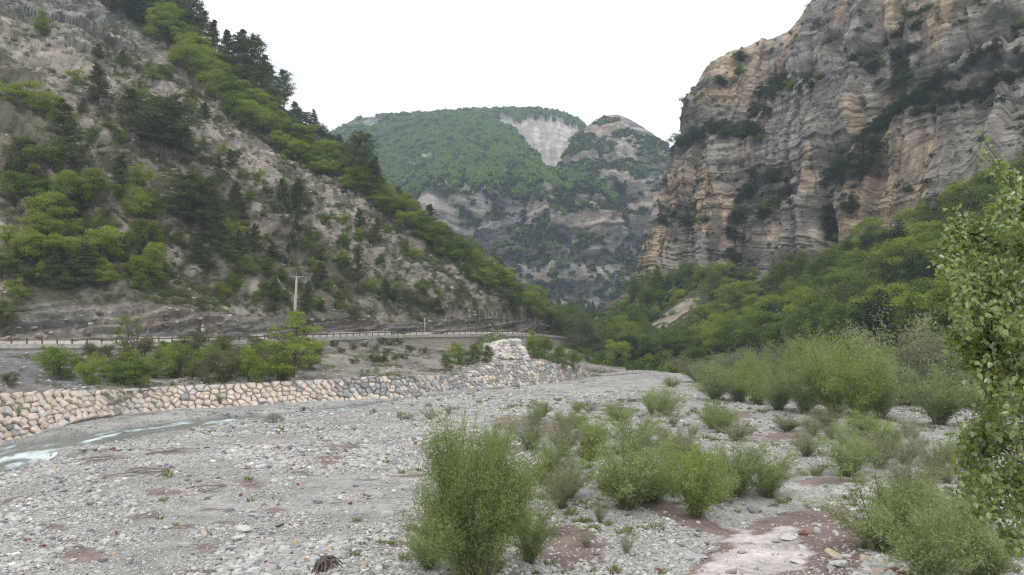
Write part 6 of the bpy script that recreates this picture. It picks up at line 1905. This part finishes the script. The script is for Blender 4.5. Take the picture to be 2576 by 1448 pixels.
# far-off woods on the mountains
def far_wood(name, G, dens, n, smin, smax, seed):
    slope = G[:-1, :-1]
    g_ = np.random.default_rng(seed)
    cell = np.linalg.norm(np.cross(G[1:, :-1] - slope, G[:-1, 1:] - slope), axis=-1) * np.clip(dens[:-1, :-1], 0, 1)
    c_ = np.cumsum(cell.ravel()); c_ /= c_[-1]
    idx = np.searchsorted(c_, g_.random(n))
    i, j = np.unravel_index(np.minimum(idx, cell.size - 1), cell.shape)
    fi, fj = g_.random(n)[:, None], g_.random(n)[:, None]
    P_ = G[i, j] * (1 - fi) * (1 - fj) + G[i + 1, j] * fi * (1 - fj) + G[i, j + 1] * (1 - fi) * fj + G[i + 1, j + 1] * fi * fj
    s_ = smin + (smax - smin) * g_.random(n)
    return P_, s_, g_
FB = leaf_mat('far_spring_wood', (.125, .195, .06), (.205, .29, .095), .35, objmix=.75)
FD = leaf_mat('far_dark_wood', (.038, .052, .034), (.075, .095, .052), .15, objmix=.75)
fb_ = [clump_mesh(FB, 31, 70, .42), clump_mesh(FB, 32, 70, .42), clump_mesh(FB, 33, 70, .42)]
fd_ = [clump_mesh(FD, 34, 70, .42), clump_mesh(FD, 35, 70, .42), clump_mesh(FB, 36, 70, .42)]
G1, veg1, wood1, scar1 = FAR1
P_, s_, g_ = far_wood('far_wood', G1, veg1 * sstep(.4, .8, wood1) * (np.arange(len(G1)) < 268)[:, None] * (np.arange(len(G1)) > 110)[:, None], 12000, 6, 13, 71)
scatter('far_wood', P_ - [0, 0, 1.0], np.c_[s_, s_, s_ * .9], np.c_[0 * s_, 0 * s_, g_.random(len(s_)) * 6.28], fb_ + [fd_[0]])
P_, s_, g_ = far_wood('far_scrub', G1, veg1 * (1 - sstep(.4, .8, wood1)), 6500, 2.5, 7.5, 72)
scatter('far_scrub', P_ - [0, 0, .6], np.c_[s_, s_, s_ * .9], np.c_[0 * s_, 0 * s_, g_.random(len(s_)) * 6.28], fd_)
G2, veg2 = FAR2
P_, s_, g_ = far_wood('far_dome_scrub', G2, sstep(.4, .9, veg2) * (np.arange(len(G2)) < 207)[:, None], 6000, 2.5, 8, 73)
scatter('far_scrub', P_ - [0, 0, .6], np.c_[s_, s_, s_ * .9], np.c_[0 * s_, 0 * s_, g_.random(len(s_)) * 6.28], fd_)

# ------------------------------------------------------------------ the poplar reaching in from the right
POP = [(2330, 615), (2370, 590), (2390, 520), (2425, 512), (2470, 560), (2500, 540), (2500, 470), (2470, 400), (2465, 320), (2500, 300), (2530, 380), (2600, 470), (2680, 480), (2680, 1460), (2600, 1440), (2500, 1330), (2410, 1270), (2385, 1180), (2420, 1120), (2430, 1050), (2450, 1000), (2440, 960), (2375, 930), (2385, 860), (2360, 840), (2365, 800), (2420, 760), (2400, 700), (2350, 690)]
g = np.random.default_rng(33)
Yp = 12.5
tb = pos(2740, 900, Yp + .8); tb[2] = 0
pop = thing('poplar_tree', 'leafy poplar reaching in from the right edge close to the camera', 'tree', (tb[0], tb[1], float(ground_z(tb[0], tb[1]))))
o0 = np.array(pop.location)
trunk_at = lambda z: np.array([.12 * math.sin(z * .5), .1 * math.cos(z * .7) - .1, z])
bb = Bits(); bb.tube([trunk_at(z) for z in np.linspace(-.3, 13.5, 14)], np.linspace(.16, .03, 14), 8)
add('trunk', bb.mesh('trunk', [M_BARKP]), pop)
br = Bits()
LP, LN, LA = [], [], []
targets = []
sprays = [(g.random() * 330 + 2330, 300 + 1140 * g.random(), 26 + 30 * g.random()) for _ in range(150)]
while len(targets) < 310:
    s_ = sprays[int(g.integers(len(sprays)))]
    u, v = s_[0] + g.normal(0, s_[2]), s_[1] + g.normal(0, s_[2] * .45)
    if in_poly(np.array([u]), np.array([v]), POP)[0]:
        thin = .45 if v < 560 else (1.0 if v < 1280 else .45)
        if 940 < v < 1040 and u < 2450: thin = .2
        if g.random() < thin:
            targets.append((u, v))
# main limbs, spiralling up the trunk on every side; each spray hangs from the limb nearest to it
limbs = []
for k in range(40):
    z0 = 2.0 + 10.2 * k / 40
    a = 2.399 * k + g.normal(0, .25)
    if k % 2 == 0:
        a = math.pi + g.normal(0, .55)                # the crown leans out towards the light over the river
    L_ = (1.0 + 1.15 * math.sin(math.pi * min(1, (z0 - .6) / 12.2)) ** .7) * (.8 + .4 * g.random())
    t_ = np.linspace(0, 1, 7)[:, None]
    d_ = np.array([math.cos(a), math.sin(a), 0])
    pth = trunk_at(z0) + d_ * L_ * t_ + np.array([0, 0, 1]) * L_ * (.75 * t_ - .30 * t_ ** 2) + np.cumsum(g.normal(0, .03, (7, 3)), 0) * t_
    while L_ > .5:                                    # no bare limb ends beyond the leafy crown
        uu_, vv_ = to_uv(pth[-1:] + o0)
        if uu_[0] > 2620 or in_poly(uu_ - 20, vv_, POP)[0]:
            break
        L_ *= .85
        pth = pth[0] + (pth - pth[0]) * .85
    br.tube(pth, np.linspace(.040, .010, 7), 5)
    limbs.append(pth)
LPTS = np.concatenate([p_[2:] for p_ in limbs])
ends = [pos(u, v, Yp + g.normal(0, .85)) - o0 for (u, v) in targets]
ends += [p_[-1] + g.normal(0, .22, 3) for p_ in limbs for _ in range(4)] + [p_[4] + g.normal(0, .3, 3) for p_ in limbs for _ in range(2)]
for _ in range(330):                                  # the sides turned away from the river
    z_ = 2.6 + 10.6 * g.random(); a = g.random() * 6.283
    r_ = 2.0 * math.sqrt(g.random()) * math.sin(math.pi * min(.97, (z_ - 1.2) / 12.6)) ** .6
    e = np.array([.7 + r_ * math.cos(a), .3 + r_ * math.sin(a), z_])
    if to_uv(e + o0)[0] > 2600:
        ends.append(e)
def _in_crown(e):
    a_, b_ = to_uv(e[None] + o0)
    return a_[0] > 2610 or in_poly(a_, b_, POP)[0]
ends = [e for e in ends if _in_crown(e)]
for e in ends:
    q_ = np.argmin(np.linalg.norm(LPTS - e - np.array([0, 0, -.15]), axis=1))
    b0 = LPTS[q_]
    L_ = np.linalg.norm(e - b0) + .05
    m_ = (b0 + e) / 2 + np.array([0, 0, .16 * L_])
    t_ = np.linspace(0, 1, 6)[:, None]
    path = b0 * (1 - t_) ** 2 + m_ * 2 * t_ * (1 - t_) + e * t_ ** 2 + g.normal(0, .012, (6, 3)) * t_
    br.tube(path, np.linspace(.011, .0025, 6), 4)
    nl = int(25 + 12 * g.random())
    q = 1 - (g.random(nl) ** 1.2) * min(.9, .85 / L_)
    pp = np.stack([np.interp(q, t_[:, 0], path[:, i]) for i in range(3)], 1)
    drop = g.normal(0, .085, (nl, 3)); drop[:, 2] -= .04
    LP.append(pp + drop)
    nrm = g.normal(0, .55, (nl, 3)) + np.array([-.15, -.45, .75]); LN.append(nrm)
    a_ = g.normal(0, .5, (nl, 3)) + np.array([-.3, -.2, -.8]); LA.append(a_)
add('branches', br.mesh('branches', [M_BARK]), pop)
LP, LN, LA = np.concatenate(LP), unit(np.concatenate(LN)), np.concatenate(LA)
U1, V1 = to_uv(LP + o0)
# drop leaves that stray far outside the crown
d_ = in_poly(U1, V1, [(p_[0] - 14 if p_[0] < 2640 else p_[0], p_[1]) for p_ in POP]) | (U1 > 2600)
LP, LN, LA = LP[d_], LN[d_], LA[d_]
ls_ = .058 + .04 * g.random(len(LP))
def poplar_leaf(P, N, A, s):
    """Broad pointed poplar leaves of six corners, slightly folded along the midrib."""
    A = A - N * (A * N).sum(1, keepdims=True); A = unit(A); B = np.cross(N, A)
    s = s[:, None]
    pr = [(-.5, 0, 0), (-.28, .40, .06), (.05, .36, .07), (.62, 0, 0), (.05, -.36, .07), (-.28, -.40, .06)]
    v = np.stack([P + A * s * a + B * s * b + N * s * c for a, b, c in pr], 1)
    k = len(P)
    i = np.arange(k)[:, None] * 6
    return v.reshape(-1, 3), np.concatenate([i + [0, 1, 2, 3], i + [0, 3, 4, 5]], 0)
near = np.argsort((LP + o0)[:, 1] / ls_ * 1.0 + np.where((to_uv(LP + o0)[0] < 2570) & (to_uv(LP + o0)[0] > 0), 0, 999))
lead, rest = near[:300], near[300:]
v_, f_ = poplar_leaf(LP[rest], LN[rest], LA[rest], ls_[rest])
add('foliage', mesh_np('foliage', v_, f_, [L_POP]), pop, kind='stuff')
v1, f1 = poplar_leaf(np.zeros((1, 3)), np.array([[0, 0, 1.0]]), np.array([[1.0, 0, 0]]), np.array([1.0]))
leaf_me = mesh_np('leaf', v1, f1, [L_POP])
for i in lead:
    a_ = unit(LA[i] - LN[i] * np.dot(LA[i], LN[i])); b_ = np.cross(LN[i], a_)
    o = add('leaf', leaf_me, pop)
    M_ = Matrix([[a_[0], b_[0], LN[i][0]], [a_[1], b_[1], LN[i][1]], [a_[2], b_[2], LN[i][2]]]).to_4x4()
    o.matrix_basis = Matrix.Translation(Vector(LP[i].tolist())) @ M_ @ Matrix.Scale(float(ls_[i]), 4)
